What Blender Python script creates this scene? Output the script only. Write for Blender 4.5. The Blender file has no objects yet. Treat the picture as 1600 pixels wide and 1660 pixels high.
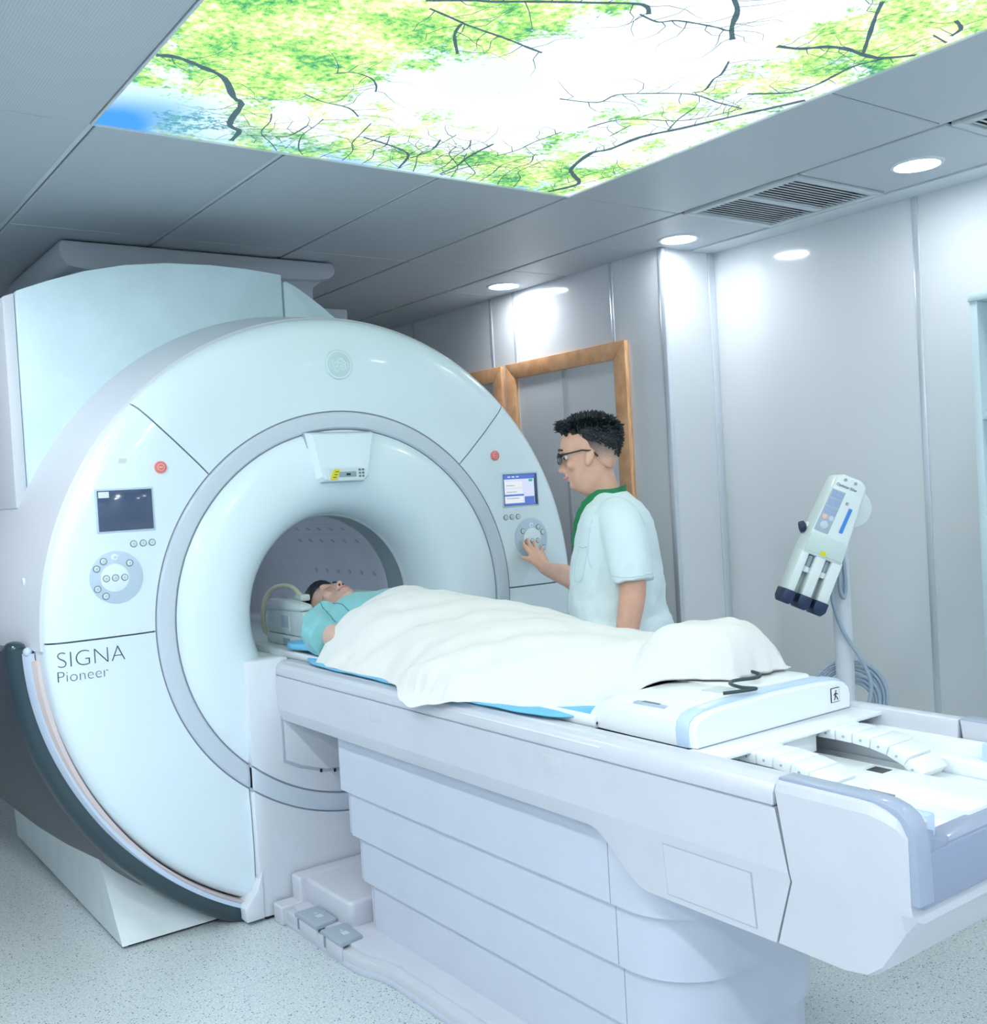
import bpy, bmesh, math, random
from mathutils import Vector, Matrix, noise
from mathutils.bvhtree import BVHTree

random.seed(7)
SC = bpy.context.scene
COL = SC.collection
PI = math.pi

# ------------------------------------------------------------------ camera, world, exposure
cam_d = bpy.data.cameras.new('camera')
cam_d.sensor_fit = 'HORIZONTAL'
cam_d.sensor_width = 36.0
cam_d.lens = 36.0 * 1700.7 / 1600.0
cam_d.clip_start = 0.05
cam = bpy.data.objects.new('camera', cam_d)
COL.objects.link(cam)
cr = Vector((0.80726626, -0.58742981, -0.05698593))
cu = Vector((0.05978646, -0.01466432, 0.99810347))
cf = Vector((0.58715139, 0.80914225, -0.02328234))
cam.matrix_world = Matrix(((cr.x, cu.x, -cf.x, 0.0), (cr.y, cu.y, -cf.y, 0.0), (cr.z, cu.z, -cf.z, 1.48), (0, 0, 0, 1)))
SC.camera = cam

W = bpy.data.worlds.new('room_world')
SC.world = W
W.use_nodes = True
W.node_tree.nodes['Background'].inputs[0].default_value = (0.62, 0.72, 0.80, 1)
W.node_tree.nodes['Background'].inputs[1].default_value = 0.35

SC.view_settings.view_transform = 'Standard'
SC.view_settings.look = 'None'
SC.view_settings.exposure = 0.31
SC.view_settings.gamma = 1.0
SC.view_settings.use_curve_mapping = False
SC.cycles.adaptive_threshold = 0.025
SC.cycles.caustics_reflective = False
SC.cycles.caustics_refractive = False

DOWNLIGHT_FILL = 186.0       # emission of the unseen downlights added as room fill
DOWNLIGHT_WALL = 64.0   # the dimmer row along the glossy wall
PRINT = 1.08             # emission of the backlit ceiling print
LAMP_COLOR = (0.925, 0.972, 1.0)

# ------------------------------------------------------------------ materials
MATS = {}


def mat(name, col, rough=0.4, metal=0.0, coat=0.0, emit=None, estr=0.0, vary=0.0, vscale=6.0, bump=0.0, bscale=60.0, alpha=None, trans=0.0, sss=0.0, sheen=0.0):
    m = bpy.data.materials.new(name)
    m.use_nodes = True
    nt = m.node_tree
    b = nt.nodes['Principled BSDF']
    c = (col[0], col[1], col[2], 1)
    b.inputs['Base Color'].default_value = c
    b.inputs['Roughness'].default_value = rough
    b.inputs['Metallic'].default_value = metal
    b.inputs['Coat Weight'].default_value = coat
    b.inputs['Coat Roughness'].default_value = 0.06
    if trans:
        b.inputs['Transmission Weight'].default_value = trans
    if sss:
        b.inputs['Subsurface Weight'].default_value = sss
        b.inputs['Subsurface Radius'].default_value = (0.02, 0.008, 0.004)
        b.inputs['Subsurface Scale'].default_value = 0.3
    if sheen:
        b.inputs['Sheen Weight'].default_value = sheen
    if emit:
        b.inputs['Emission Color'].default_value = (emit[0], emit[1], emit[2], 1)
        b.inputs['Emission Strength'].default_value = estr
    if vary or bump:
        tc = nt.nodes.new('ShaderNodeNewGeometry')
    if vary:
        n = nt.nodes.new('ShaderNodeTexNoise')
        n.inputs['Scale'].default_value = vscale
        n.inputs['Detail'].default_value = 5
        nt.links.new(tc.outputs['Position'], n.inputs['Vector'])
        r = nt.nodes.new('ShaderNodeValToRGB')
        r.color_ramp.elements[0].position = 0.3
        r.color_ramp.elements[1].position = 0.7
        r.color_ramp.elements[0].color = (col[0] * (1 - vary), col[1] * (1 - vary), col[2] * (1 - vary), 1)
        r.color_ramp.elements[1].color = (min(1, col[0] * (1 + vary)), min(1, col[1] * (1 + vary)), min(1, col[2] * (1 + vary)), 1)
        nt.links.new(n.outputs['Fac'], r.inputs['Fac'])
        nt.links.new(r.outputs['Color'], b.inputs['Base Color'])
    if bump:
        n2 = nt.nodes.new('ShaderNodeTexNoise')
        n2.inputs['Scale'].default_value = bscale
        n2.inputs['Detail'].default_value = 4
        nt.links.new(tc.outputs['Position'], n2.inputs['Vector'])
        bp = nt.nodes.new('ShaderNodeBump')
        bp.inputs['Strength'].default_value = bump
        bp.inputs['Distance'].default_value = 0.004
        nt.links.new(n2.outputs['Fac'], bp.inputs['Height'])
        nt.links.new(bp.outputs['Normal'], b.inputs['Normal'])
    MATS[name] = m
    return m


mat('shell_white', (0.77, 0.885, 0.96), 0.26, coat=0.25, vary=0.012, vscale=3)
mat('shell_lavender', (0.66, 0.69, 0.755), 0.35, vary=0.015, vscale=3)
mat('column_white', (0.70, 0.74, 0.81), 0.3, coat=0.15, vary=0.012, vscale=4)
mat('rear_white', (0.68, 0.84, 0.91), 0.33, vary=0.04, vscale=7)
mat('ring_grey', (0.60, 0.67, 0.77), 0.3, coat=0.2)
mat('seam_grey', (0.42, 0.46, 0.54), 0.5)
mat('seam_dark', (0.26, 0.27, 0.34), 0.6)
mat('bore_grey', (0.54, 0.60, 0.69), 0.28, coat=0.2, vary=0.05, vscale=5)
mat('bore_ring', (0.26, 0.33, 0.36), 0.4)
mat('dark_trim', (0.018, 0.045, 0.062), 0.28, coat=0.4)
mat('dark_side', (0.035, 0.040, 0.058), 0.34, coat=0.08)
mat('blue_strip', (0.56, 0.66, 0.82), 0.2, coat=0.4)
mat('beige_strip', (0.70, 0.60, 0.60), 0.4)
mat('plinth_white', (0.66, 0.74, 0.765), 0.45, vary=0.05, vscale=9)
mat('table_white', (0.585, 0.605, 0.675), 0.3, coat=0.2, vary=0.02, vscale=12)
mat('pedestal_white', (0.565, 0.605, 0.715), 0.38, vary=0.02, vscale=8)
mat('bumper_grey', (0.27, 0.32, 0.45), 0.35, coat=0.2)
mat('cradle_white', (0.82, 0.87, 0.91), 0.3, coat=0.2)
mat('cradle_green', (0.60, 0.72, 0.72), 0.35)
mat('rail_inlay', (0.58, 0.64, 0.69), 0.4)
mat('bumper_grey_lit', (0.34, 0.40, 0.53), 0.35, coat=0.2)  # bumper grey made lighter: light falling on the top put into the colour
mat('pale_blue', (0.52, 0.66, 0.84), 0.3, coat=0.2)
mat('pedal_grey', (0.37, 0.43, 0.50), 0.5, bump=0.2, bscale=300)
mat('ink', (0.12, 0.19, 0.22), 0.5)
mat('ink_light', (0.45, 0.58, 0.62), 0.5)
mat('button_white', (0.66, 0.74, 0.78), 0.3)
mat('button_rim', (0.10, 0.14, 0.18), 0.4)
mat('dial_blue', (0.52, 0.64, 0.78), 0.35)
mat('red', (0.82, 0.20, 0.19), 0.35, coat=0.3)
mat('red_pale', (0.90, 0.52, 0.50), 0.4)
mat('screen_off', (0.055, 0.085, 0.16), 0.12, coat=0.5)
mat('screen_blue', (0.05, 0.1, 0.35), 0.2, emit=(0.10, 0.17, 0.50), estr=0.6)
mat('screen_white', (0.5, 0.5, 0.6), 0.2, emit=(0.52, 0.55, 0.72), estr=0.6)
mat('screen_cream', (0.5, 0.5, 0.5), 0.2, emit=(0.70, 0.70, 0.74), estr=0.6)
mat('screen_green', (0.05, 0.3, 0.15), 0.2, emit=(0.06, 0.35, 0.20), estr=0.6)
mat('badge', (0.60, 0.76, 0.80), 0.2, coat=0.5)
mat('badge_line', (0.80, 0.92, 0.95), 0.2)
mat('yellow', (0.75, 0.68, 0.02), 0.5)
mat('label_grey', (0.30, 0.38, 0.44), 0.4)
mat('black', (0.012, 0.014, 0.018), 0.4)
mat('blackcable', (0.02, 0.05, 0.06), 0.4)
mat('ceiling_tile', (0.60, 0.66, 0.70), 0.42)
mat('ceiling_grid', (0.64, 0.70, 0.74), 0.4)
mat('ceiling_void', (0.10, 0.12, 0.14), 0.9)
mat('vent_white', (0.60, 0.66, 0.70), 0.45)
mat('lamp_rim', (0.75, 0.80, 0.85), 0.3)
mat('lamp_glow_fill', (1, 1, 1), 0.4, emit=LAMP_COLOR, estr=DOWNLIGHT_FILL)
mat('lamp_glow_wall', (1, 1, 1), 0.4, emit=LAMP_COLOR, estr=DOWNLIGHT_WALL)
mat('bore_fill_glow', (1, 1, 1), 0.4, emit=(0.9, 0.93, 1.0), estr=9.5)
mat('duct', (0.50, 0.54, 0.59), 0.45)
mat('wall_panel', (0.76, 0.79, 0.83), 0.10, coat=0.35, vary=0.015, vscale=2)
mat('wall_plain', (0.62, 0.68, 0.72), 0.5)
mat('strip_metal', (0.74, 0.79, 0.86), 0.26, metal=0.45)
mat('glass_pane', (0.74, 0.76, 0.79), 0.22, coat=0.25)
mat('cabinet_white', (0.66, 0.80, 0.86), 0.35)
mat('cabinet_inner', (0.55, 0.60, 0.70), 0.45)
mat('paper', (0.78, 0.82, 0.85), 0.7)
mat('injector_white', (0.74, 0.82, 0.83), 0.35, coat=0.15)
mat('injector_green', (0.58, 0.70, 0.69), 0.4)
mat('navy', (0.012, 0.028, 0.085), 0.35)
mat('pole_grey', (0.60, 0.645, 0.71), 0.35)
mat('cable_grey', (0.33, 0.42, 0.52), 0.4)
mat('bright_blue', (0.05, 0.25, 0.72), 0.4)
mat('keypad', (0.42, 0.50, 0.62), 0.45)
mat('keypad_key', (0.32, 0.42, 0.62), 0.45)
mat('skin', (0.72, 0.42, 0.31), 0.48, sss=0.15, vary=0.06, vscale=30)
mat('skin_patient', (0.64, 0.41, 0.34), 0.48, sss=0.15, vary=0.06, vscale=30)
mat('lip', (0.62, 0.28, 0.27), 0.45)
mat('nostril', (0.10, 0.03, 0.03), 0.7)
mat('hair', (0.006, 0.012, 0.018), 0.38, bump=0.8, bscale=180)
mat('hair_fade', (0.16, 0.13, 0.125), 0.6)
mat('glasses', (0.008, 0.018, 0.022), 0.25)
mat('eye', (0.75, 0.75, 0.75), 0.2)
mat('scrub', (0.70, 0.83, 0.88), 0.75, sheen=0.2, bump=0.25, bscale=240)
mat('seam_cloth', (0.52, 0.66, 0.72), 0.8)
mat('scrub_green', (0.010, 0.20, 0.075), 0.75)
mat('gown', (0.20, 0.50, 0.54), 0.8, sheen=0.2, bump=0.3, bscale=260)
mat('gown_seam', (0.05, 0.20, 0.22), 0.8)
mat('sheet', (0.76, 0.755, 0.755), 0.8, sheen=0.1, bump=0.25, bscale=300)
mat('blue_pad', (0.16, 0.50, 0.76), 0.6)
mat('trouser', (0.66, 0.78, 0.84), 0.8)
mat('shoe', (0.6, 0.65, 0.7), 0.5)
mat('lens', (0.75, 0.82, 0.85), 0.05, trans=1.0)
mat('coil_white', (0.62, 0.71, 0.735), 0.4)
mat('cream_tube', (0.66, 0.66, 0.52), 0.45)


def fade_hair():
    # cropped sides: stubble grows denser upwards
    m = MATS['hair_fade']
    nt = m.node_tree
    b = nt.nodes['Principled BSDF']
    g = nt.nodes.new('ShaderNodeNewGeometry')
    sp = nt.nodes.new('ShaderNodeSeparateXYZ')
    nt.links.new(g.outputs['Position'], sp.inputs[0])
    n = nt.nodes.new('ShaderNodeTexNoise')
    n.inputs['Scale'].default_value = 260
    nt.links.new(g.outputs['Position'], n.inputs['Vector'])
    a = nt.nodes.new('ShaderNodeMath')
    a.operation = 'MULTIPLY_ADD'
    nt.links.new(n.outputs['Fac'], a.inputs[0])
    a.inputs[1].default_value = 0.025
    nt.links.new(sp.outputs[2], a.inputs[2])
    mr = nt.nodes.new('ShaderNodeMapRange')
    mr.inputs['From Min'].default_value = 1.562
    mr.inputs['From Max'].default_value = 1.650
    nt.links.new(a.outputs[0], mr.inputs['Value'])
    r = nt.nodes.new('ShaderNodeValToRGB')
    r.color_ramp.elements[0].color = (0.72, 0.42, 0.31, 1)
    r.color_ramp.elements[1].color = (0.012, 0.018, 0.024, 1)
    e = r.color_ramp.elements.new(0.45)
    e.color = (0.26, 0.19, 0.17, 1)
    nt.links.new(mr.outputs['Result'], r.inputs['Fac'])
    nt.links.new(r.outputs['Color'], b.inputs['Base Color'])


fade_hair()


def wood():
    m = mat('wood', (0.70, 0.36, 0.13), 0.35, coat=0.3)
    nt = m.node_tree
    b = nt.nodes['Principled BSDF']
    g = nt.nodes.new('ShaderNodeNewGeometry')
    mp = nt.nodes.new('ShaderNodeMapping')
    mp.inputs['Scale'].default_value = (30, 3, 3)
    n = nt.nodes.new('ShaderNodeTexNoise')
    n.inputs['Scale'].default_value = 4
    n.inputs['Detail'].default_value = 6
    r = nt.nodes.new('ShaderNodeValToRGB')
    r.color_ramp.elements[0].color = (0.70, 0.36, 0.17, 1)
    r.color_ramp.elements[1].color = (0.90, 0.52, 0.28, 1)
    r.color_ramp.elements[0].position = 0.35
    r.color_ramp.elements[1].position = 0.65
    nt.links.new(g.outputs['Position'], mp.inputs['Vector'])
    nt.links.new(mp.outputs['Vector'], n.inputs['Vector'])
    nt.links.new(n.outputs['Fac'], r.inputs['Fac'])
    nt.links.new(r.outputs['Color'], b.inputs['Base Color'])


wood()


def perforated():
    # ceiling tile: sheet metal with a fine square grid of pin holes
    m = MATS['ceiling_tile']
    nt = m.node_tree
    b = nt.nodes['Principled BSDF']
    g = nt.nodes.new('ShaderNodeNewGeometry')
    vm = nt.nodes.new('ShaderNodeVectorMath')
    vm.operation = 'SCALE'
    vm.inputs['Scale'].default_value = 1 / 0.0075
    nt.links.new(g.outputs['Position'], vm.inputs[0])
    fr = nt.nodes.new('ShaderNodeVectorMath')
    fr.operation = 'FRACTION'
    nt.links.new(vm.outputs[0], fr.inputs[0])
    mu = nt.nodes.new('ShaderNodeVectorMath')
    mu.operation = 'MULTIPLY'
    mu.inputs[1].default_value = (1, 1, 0)
    nt.links.new(fr.outputs[0], mu.inputs[0])
    di = nt.nodes.new('ShaderNodeVectorMath')
    di.operation = 'DISTANCE'
    di.inputs[1].default_value = (0.5, 0.5, 0)
    nt.links.new(mu.outputs[0], di.inputs[0])
    r = nt.nodes.new('ShaderNodeValToRGB')
    r.color_ramp.elements[0].position = 0.20
    r.color_ramp.elements[1].position = 0.30
    r.color_ramp.elements[0].color = (0.38, 0.43, 0.47, 1)
    r.color_ramp.elements[1].color = (0.52, 0.575, 0.63, 1)
    nt.links.new(di.outputs['Value'], r.inputs['Fac'])
    nt.links.new(r.outputs['Color'], b.inputs['Base Color'])


perforated()


def terrazzo():
    m = mat('floor_vinyl', (0.7, 0.78, 0.8), 0.32, coat=0.08)
    nt = m.node_tree
    b = nt.nodes['Principled BSDF']
    g = nt.nodes.new('ShaderNodeNewGeometry')

    def spots(scale, lo, hi, seed):
        ad = nt.nodes.new('ShaderNodeVectorMath')
        ad.operation = 'ADD'
        ad.inputs[1].default_value = (seed, seed * 0.7, 0)
        nt.links.new(g.outputs['Position'], ad.inputs[0])
        n = nt.nodes.new('ShaderNodeTexNoise')
        n.inputs['Scale'].default_value = scale
        n.inputs['Detail'].default_value = 1.5
        nt.links.new(ad.outputs[0], n.inputs['Vector'])
        r = nt.nodes.new('ShaderNodeValToRGB')
        r.color_ramp.elements[0].position = lo
        r.color_ramp.elements[1].position = hi
        nt.links.new(n.outputs['Fac'], r.inputs['Fac'])
        return r.outputs['Color']

    def chips(scale, rad, keep, seed):
        ad = nt.nodes.new('ShaderNodeVectorMath')
        ad.operation = 'ADD'
        ad.inputs[1].default_value = (seed, seed * 0.7, 0)
        nt.links.new(g.outputs['Position'], ad.inputs[0])
        v = nt.nodes.new('ShaderNodeTexVoronoi')
        v.voronoi_dimensions = '2D'
        v.inputs['Scale'].default_value = scale
        nt.links.new(ad.outputs[0], v.inputs['Vector'])
        sp = nt.nodes.new('ShaderNodeSeparateColor')
        nt.links.new(v.outputs['Color'], sp.inputs[0])
        m1 = nt.nodes.new('ShaderNodeMath')
        m1.operation = 'MULTIPLY'
        nt.links.new(sp.outputs[1], m1.inputs[0])
        m1.inputs[1].default_value = rad
        m2 = nt.nodes.new('ShaderNodeMath')
        m2.operation = 'LESS_THAN'
        nt.links.new(v.outputs['Distance'], m2.inputs[0])
        nt.links.new(m1.outputs[0], m2.inputs[1])
        m3 = nt.nodes.new('ShaderNodeMath')
        m3.operation = 'LESS_THAN'
        nt.links.new(sp.outputs[0], m3.inputs[0])
        m3.inputs[1].default_value = keep
        m4 = nt.nodes.new('ShaderNodeMath')
        m4.operation = 'MULTIPLY'
        nt.links.new(m2.outputs[0], m4.inputs[0])
        nt.links.new(m3.outputs[0], m4.inputs[1])
        return m4.outputs[0]

    last = None
    for scale, lo, hi, seed, cin, cout in ((150, 0.45, 0.62, 1.3, (0.55, 0.61, 0.635), (0.68, 0.735, 0.755)),
                                           (140, 0.42, 0.20, 7.1, None, (0.10, 0.14, 0.16)),
                                           (210, 0.50, 0.30, 13.7, None, (0.34, 0.44, 0.47))):
        f = spots(scale, lo, hi, seed) if last is None else chips(scale, lo, hi, seed)
        mx = nt.nodes.new('ShaderNodeMix')
        mx.data_type = 'RGBA'
        nt.links.new(f, mx.inputs[0])
        if last is None:
            mx.inputs[6].default_value = (*cin, 1)
        else:
            nt.links.new(last, mx.inputs[6])
        mx.inputs[7].default_value = (*cout, 1)
        last = mx.outputs[2]
    nt.links.new(last, b.inputs['Base Color'])


terrazzo()


# ------------------------------------------------------------------ object helpers
WLOC = {}


def finish(name, bm, m, parent=None, smooth=True, angle=32, recalc=True):
    if recalc:
        bmesh.ops.recalc_face_normals(bm, faces=bm.faces)
    vs = [v.co for v in bm.verts]
    lo = Vector((min(v.x for v in vs), min(v.y for v in vs), min(v.z for v in vs)))
    hi = Vector((max(v.x for v in vs), max(v.y for v in vs), max(v.z for v in vs)))
    c = (lo + hi) / 2
    if parent is None:
        c.z = lo.z
    for v in bm.verts:
        v.co -= c
    me = bpy.data.meshes.new(name)
    bm.to_mesh(me)
    bm.free()
    if m is not None:
        for mm in (m if isinstance(m, (list, tuple)) else [m]):
            me.materials.append(MATS[mm])
    if smooth:
        me.shade_smooth()
        me.set_sharp_from_angle(angle=math.radians(angle))
    o = bpy.data.objects.new(name, me)
    COL.objects.link(o)
    WLOC[o.name] = c.copy()
    if parent is not None:
        o.parent = parent
        o.location = c - WLOC[parent.name]
    else:
        o.location = c
    return o


def thing(name, loc, label, cat, group=None):
    o = bpy.data.objects.new(name, None)
    o.empty_display_size = 0.1
    COL.objects.link(o)
    o.location = loc
    WLOC[o.name] = Vector(loc)
    tag(o, label, cat, group)
    return o


def tag(o, label=None, cat=None, group=None, kind=None):
    if label:
        o['label'] = label
    if cat:
        o['category'] = cat
    if group:
        o['group'] = group
    if kind:
        o['kind'] = kind
    return o


def sharp_bevel(bm, off, seg=2, ang=30):
    if off <= 0:
        return
    bmesh.ops.recalc_face_normals(bm, faces=bm.faces)
    es = [e for e in bm.edges if len(e.link_faces) == 2 and e.calc_face_angle(0) > math.radians(ang)]
    if es:
        bmesh.ops.bevel(bm, geom=es, offset=off, segments=seg, profile=0.5, affect='EDGES', clamp_overlap=True)


def add_box(bm, lo, hi, rot=None):
    r = bmesh.ops.create_cube(bm, size=1.0)
    lo = Vector(lo)
    hi = Vector(hi)
    c = (lo + hi) / 2
    s = hi - lo
    for v in r['verts']:
        p = Vector((v.co.x * s.x, v.co.y * s.y, v.co.z * s.z))
        if rot is not None:
            p = rot @ p
        v.co = p + c
    return r['verts']


def box(name, lo, hi, m, parent=None, bev=0.004, seg=2, rot=None):
    bm = bmesh.new()
    add_box(bm, lo, hi, rot)
    sharp_bevel(bm, bev, seg)
    return finish(name, bm, m, parent)


def pt(plane, a, b, c):
    if plane == 'xz':
        return Vector((a, c, b))
    if plane == 'yz':
        return Vector((c, a, b))
    return Vector((a, b, c))


def prism(name, poly, plane, c0, c1, m, parent=None, bev=0.0, seg=2, xf=None):
    bm = bmesh.new()
    A = [bm.verts.new(pt(plane, a, b, c0)) for a, b in poly]
    B = [bm.verts.new(pt(plane, a, b, c1)) for a, b in poly]
    n = len(poly)
    bm.faces.new(A)
    bm.faces.new(B[::-1])
    for i in range(n):
        bm.faces.new((A[i], B[i], B[(i + 1) % n], A[(i + 1) % n]))
    sharp_bevel(bm, bev, seg)
    if xf:
        for v in bm.verts:
            v.co = xf(v.co)
    return finish(name, bm, m, parent)


def add_loft(bm, rings, cap=True, closed=True):
    R = [[bm.verts.new(p) for p in ring] for ring in rings]
    n = len(R[0])
    for a, b in zip(R, R[1:]):
        for i in range(n if closed else n - 1):
            j = (i + 1) % n
            bm.faces.new((a[i], a[j], b[j], b[i]))
    if cap:
        bm.faces.new(R[0][::-1])
        bm.faces.new(R[-1])
    return R


def loft(name, rings, m, parent=None, cap=True, closed=True, angle=40):
    bm = bmesh.new()
    add_loft(bm, rings, cap, closed)
    return finish(name, bm, m, parent, angle=angle)


def spline(pts, k=6):
    P = [Vector(p) for p in pts]
    out = []
    for i in range(len(P) - 1):
        p0 = P[max(i - 1, 0)]
        p1 = P[i]
        p2 = P[i + 1]
        p3 = P[min(i + 2, len(P) - 1)]
        for j in range(k):
            t = j / k
            out.append(0.5 * ((2 * p1) + (-p0 + p2) * t + (2 * p0 - 5 * p1 + 4 * p2 - p3) * t * t + (-p0 + 3 * p1 - 3 * p2 + p3) * t ** 3))
    out.append(P[-1])
    return out


def add_tube(bm, pts, rad, n=10, flat=1.0, ref=None):
    rings = []
    pts = [Vector(p) for p in pts]
    prev = None
    for i, p in enumerate(pts):
        t = (pts[min(i + 1, len(pts) - 1)] - pts[max(i - 1, 0)]).normalized()
        if prev is None:
            a = Vector(ref) if ref else (Vector((0, 0, 1)) if abs(t.z) < 0.9 else Vector((1, 0, 0)))
        else:
            a = prev
        a = (a - t * a.dot(t)).normalized()
        prev = a
        b = t.cross(a)
        r = rad[i] if isinstance(rad, (list, tuple)) else rad
        rings.append([p + a * (math.cos(2 * PI * k / n) * r) + b * (math.sin(2 * PI * k / n) * r * flat) for k in range(n)])
    add_loft(bm, rings)


def tube(name, pts, rad, m, parent=None, n=10, k=6, smooth=True, flat=1.0, ref=None):
    bm = bmesh.new()
    P = spline(pts, k) if k > 1 else pts
    add_tube(bm, P, rad, n, flat, ref)
    return finish(name, bm, m, parent, angle=60)


def cyl(name, p0, p1, r, m, parent=None, n=28, bev=0.002, r1=None):
    bm = bmesh.new()
    p0 = Vector(p0)
    p1 = Vector(p1)
    t = (p1 - p0).normalized()
    a = Vector((0, 0, 1)) if abs(t.z) < 0.9 else Vector((1, 0, 0))
    a = (a - t * a.dot(t)).normalized()
    b = t.cross(a)
    r1 = r if r1 is None else r1
    rings = [[p + a * (math.cos(2 * PI * k / n) * q) + b * (math.sin(2 * PI * k / n) * q) for k in range(n)] for p, q in ((p0, r), (p1, r1))]
    add_loft(bm, rings)
    sharp_bevel(bm, bev, 2, 50)
    return finish(name, bm, m, parent)


IX, IZ = 1.876, 1.056     # bore axis


def lathe(name, prof, th0, th1, m, parent=None, n=48, full=False, angle=32, yoff=None):
    """closed (r, y) section swept about the bore axis from th0 to th1 degrees; th0/th1 may be functions of r"""
    f0 = th0 if callable(th0) else (lambda r: th0)
    f1 = th1 if callable(th1) else (lambda r: th1)
    bm = bmesh.new()
    rings = []
    for i in range(n if full else n + 1):
        ring = []
        for r, y in prof:
            t = math.radians(f0(r) + (f1(r) - f0(r)) * i / n)
            dy = yoff(math.degrees(t)) if yoff else 0.0
            ring.append(Vector((IX + r * math.cos(t), y + dy, IZ + r * math.sin(t))))
        rings.append(ring)
    if full:
        rings.append(rings[0])
        R = [[bm.verts.new(p) for p in ring] for ring in rings[:-1]]
        R.append(R[0])
        k = len(prof)
        for a, b in zip(R, R[1:]):
            for i in range(k):
                j = (i + 1) % k
                bm.faces.new((a[i], a[j], b[j], b[i]))
    else:
        add_loft(bm, rings)
    return finish(name, bm, m, parent, angle=angle)


def text_mesh(name, s, size, origin, ux, uz, m, parent, offset=0.0, depth=0.0008, xf=None):
    cu_ = bpy.data.curves.new(name, 'FONT')
    cu_.body = s
    cu_.size = size
    cu_.offset = offset
    cu_.extrude = depth
    to = bpy.data.objects.new(name + '_tmp', cu_)
    COL.objects.link(to)
    dg = bpy.context.evaluated_depsgraph_get()
    me = bpy.data.meshes.new_from_object(to.evaluated_get(dg))
    bpy.data.objects.remove(to)
    bm = bmesh.new()
    bm.from_mesh(me)
    bpy.data.meshes.remove(me)
    ux = Vector(ux)
    uz = Vector(uz)
    un = ux.cross(uz)
    for v in bm.verts:
        v.co = Vector(origin) + ux * v.co.x + uz * v.co.y + un * v.co.z
        if xf:
            v.co = xf(v.co)
    return finish(name, bm, m, parent, smooth=False)


def snap_tube(name, tree, pts, rad, m, parent, off=0.0, k=8, down=False):
    """a stitched line lying on a surface"""
    P = []
    for p in spline(pts, k):
        h = tree.ray_cast(Vector((p.x, p.y, 1.6)), Vector((0, 0, -1))) if down else tree.find_nearest(p)
        P.append(h[0] + h[1] * off if h[0] is not None else p)
    bm = bmesh.new()
    add_tube(bm, P, rad, 6)
    return finish(name, bm, m, parent, angle=60)


def ellipsoid(bm, c, r, rot=None, u=20, v=12):
    g = bmesh.ops.create_uvsphere(bm, u_segments=u, v_segments=v, radius=1.0)
    for q in g['verts']:
        p = Vector((q.co.x * r[0], q.co.y * r[1], q.co.z * r[2]))
        if rot is not None:
            p = rot @ p
        q.co = p + Vector(c)


def limb(bm, pts, rads, n=14, k=4):
    P = spline(pts, k)
    R = []
    for i in range(len(rads) - 1):
        for j in range(k):
            R.append(rads[i] + (rads[i + 1] - rads[i]) * j / k)
    R.append(rads[-1])
    add_tube(bm, P, R, n)
    for q, r in ((P[0], R[0]), (P[-1], R[-1])):
        ellipsoid(bm, q, (r, r, r), u=n, v=8)


def fuse(bm, voxel, smooth=4, fac=0.5):
    """union of closed shapes into one continuous surface"""
    me = bpy.data.meshes.new('fuse_tmp')
    bm.to_mesh(me)
    bm.free()
    o = bpy.data.objects.new('fuse_tmp', me)
    COL.objects.link(o)
    md = o.modifiers.new('r', 'REMESH')
    md.mode = 'VOXEL'
    md.voxel_size = voxel
    if smooth:
        sm = o.modifiers.new('s', 'SMOOTH')
        sm.factor = fac
        sm.iterations = smooth
    dg = bpy.context.evaluated_depsgraph_get()
    me2 = bpy.data.meshes.new_from_object(o.evaluated_get(dg))
    bpy.data.objects.remove(o)
    bpy.data.meshes.remove(me)
    out = bmesh.new()
    out.from_mesh(me2)
    bpy.data.meshes.remove(me2)
    return out


def lerp_table(tab, x):
    """tab sorted by first entry ascending -> interpolated rest"""
    if x <= tab[0][0]:
        return list(tab[0][1:])
    for a, b in zip(tab, tab[1:]):
        if x <= b[0]:
            t = (x - a[0]) / (b[0] - a[0])
            t = t * t * (3 - 2 * t)
            return [p + (q - p) * t for p, q in zip(a[1:], b[1:])]
    return list(tab[-1][1:])

# ================================================================== THE ROOM
ZC = 2.595
X0, X1, XB = -1.485, 4.08, 3.718       # left wall, right wall, set-forward part of the right wall
Y0, YJ, Y1 = -1.678, 3.615, 6.722      # wall behind the camera, jog, far wall
TX = [-1.485, -0.885, -0.285, 0.315, 0.915, 1.514, 2.113, 2.713, 3.325, 3.915]
TY = [-1.678, -0.478, 0.722, 1.922, 3.122, 4.322, 5.522, 6.722]

floor = box('floor', (X0, Y0, -0.06), (X1, Y1, -0.003), 'ceiling_void', bev=0)
tag(floor, 'speckled pale vinyl floor laid in wide sheets', kind='structure')
for a, b in ((Y0, -0.94), (-0.94, 1.06), (1.06, 3.06), (3.06, 5.06), (5.06, Y1)):
    box('floor_sheet', (X0, a + 0.0007, -0.003), (X1, b - 0.0007, 0.0), 'floor_vinyl', floor, bev=0)

ceiling = box('ceiling', (X0, Y0, ZC + 0.03), (X1, Y1, ZC + 0.09), 'ceiling_void', bev=0)
tag(ceiling, 'suspended ceiling of perforated metal tiles', kind='structure')
PX0, PX1, PY0, PY1 = 0.915, 2.713, 0.722, 3.122
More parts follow.
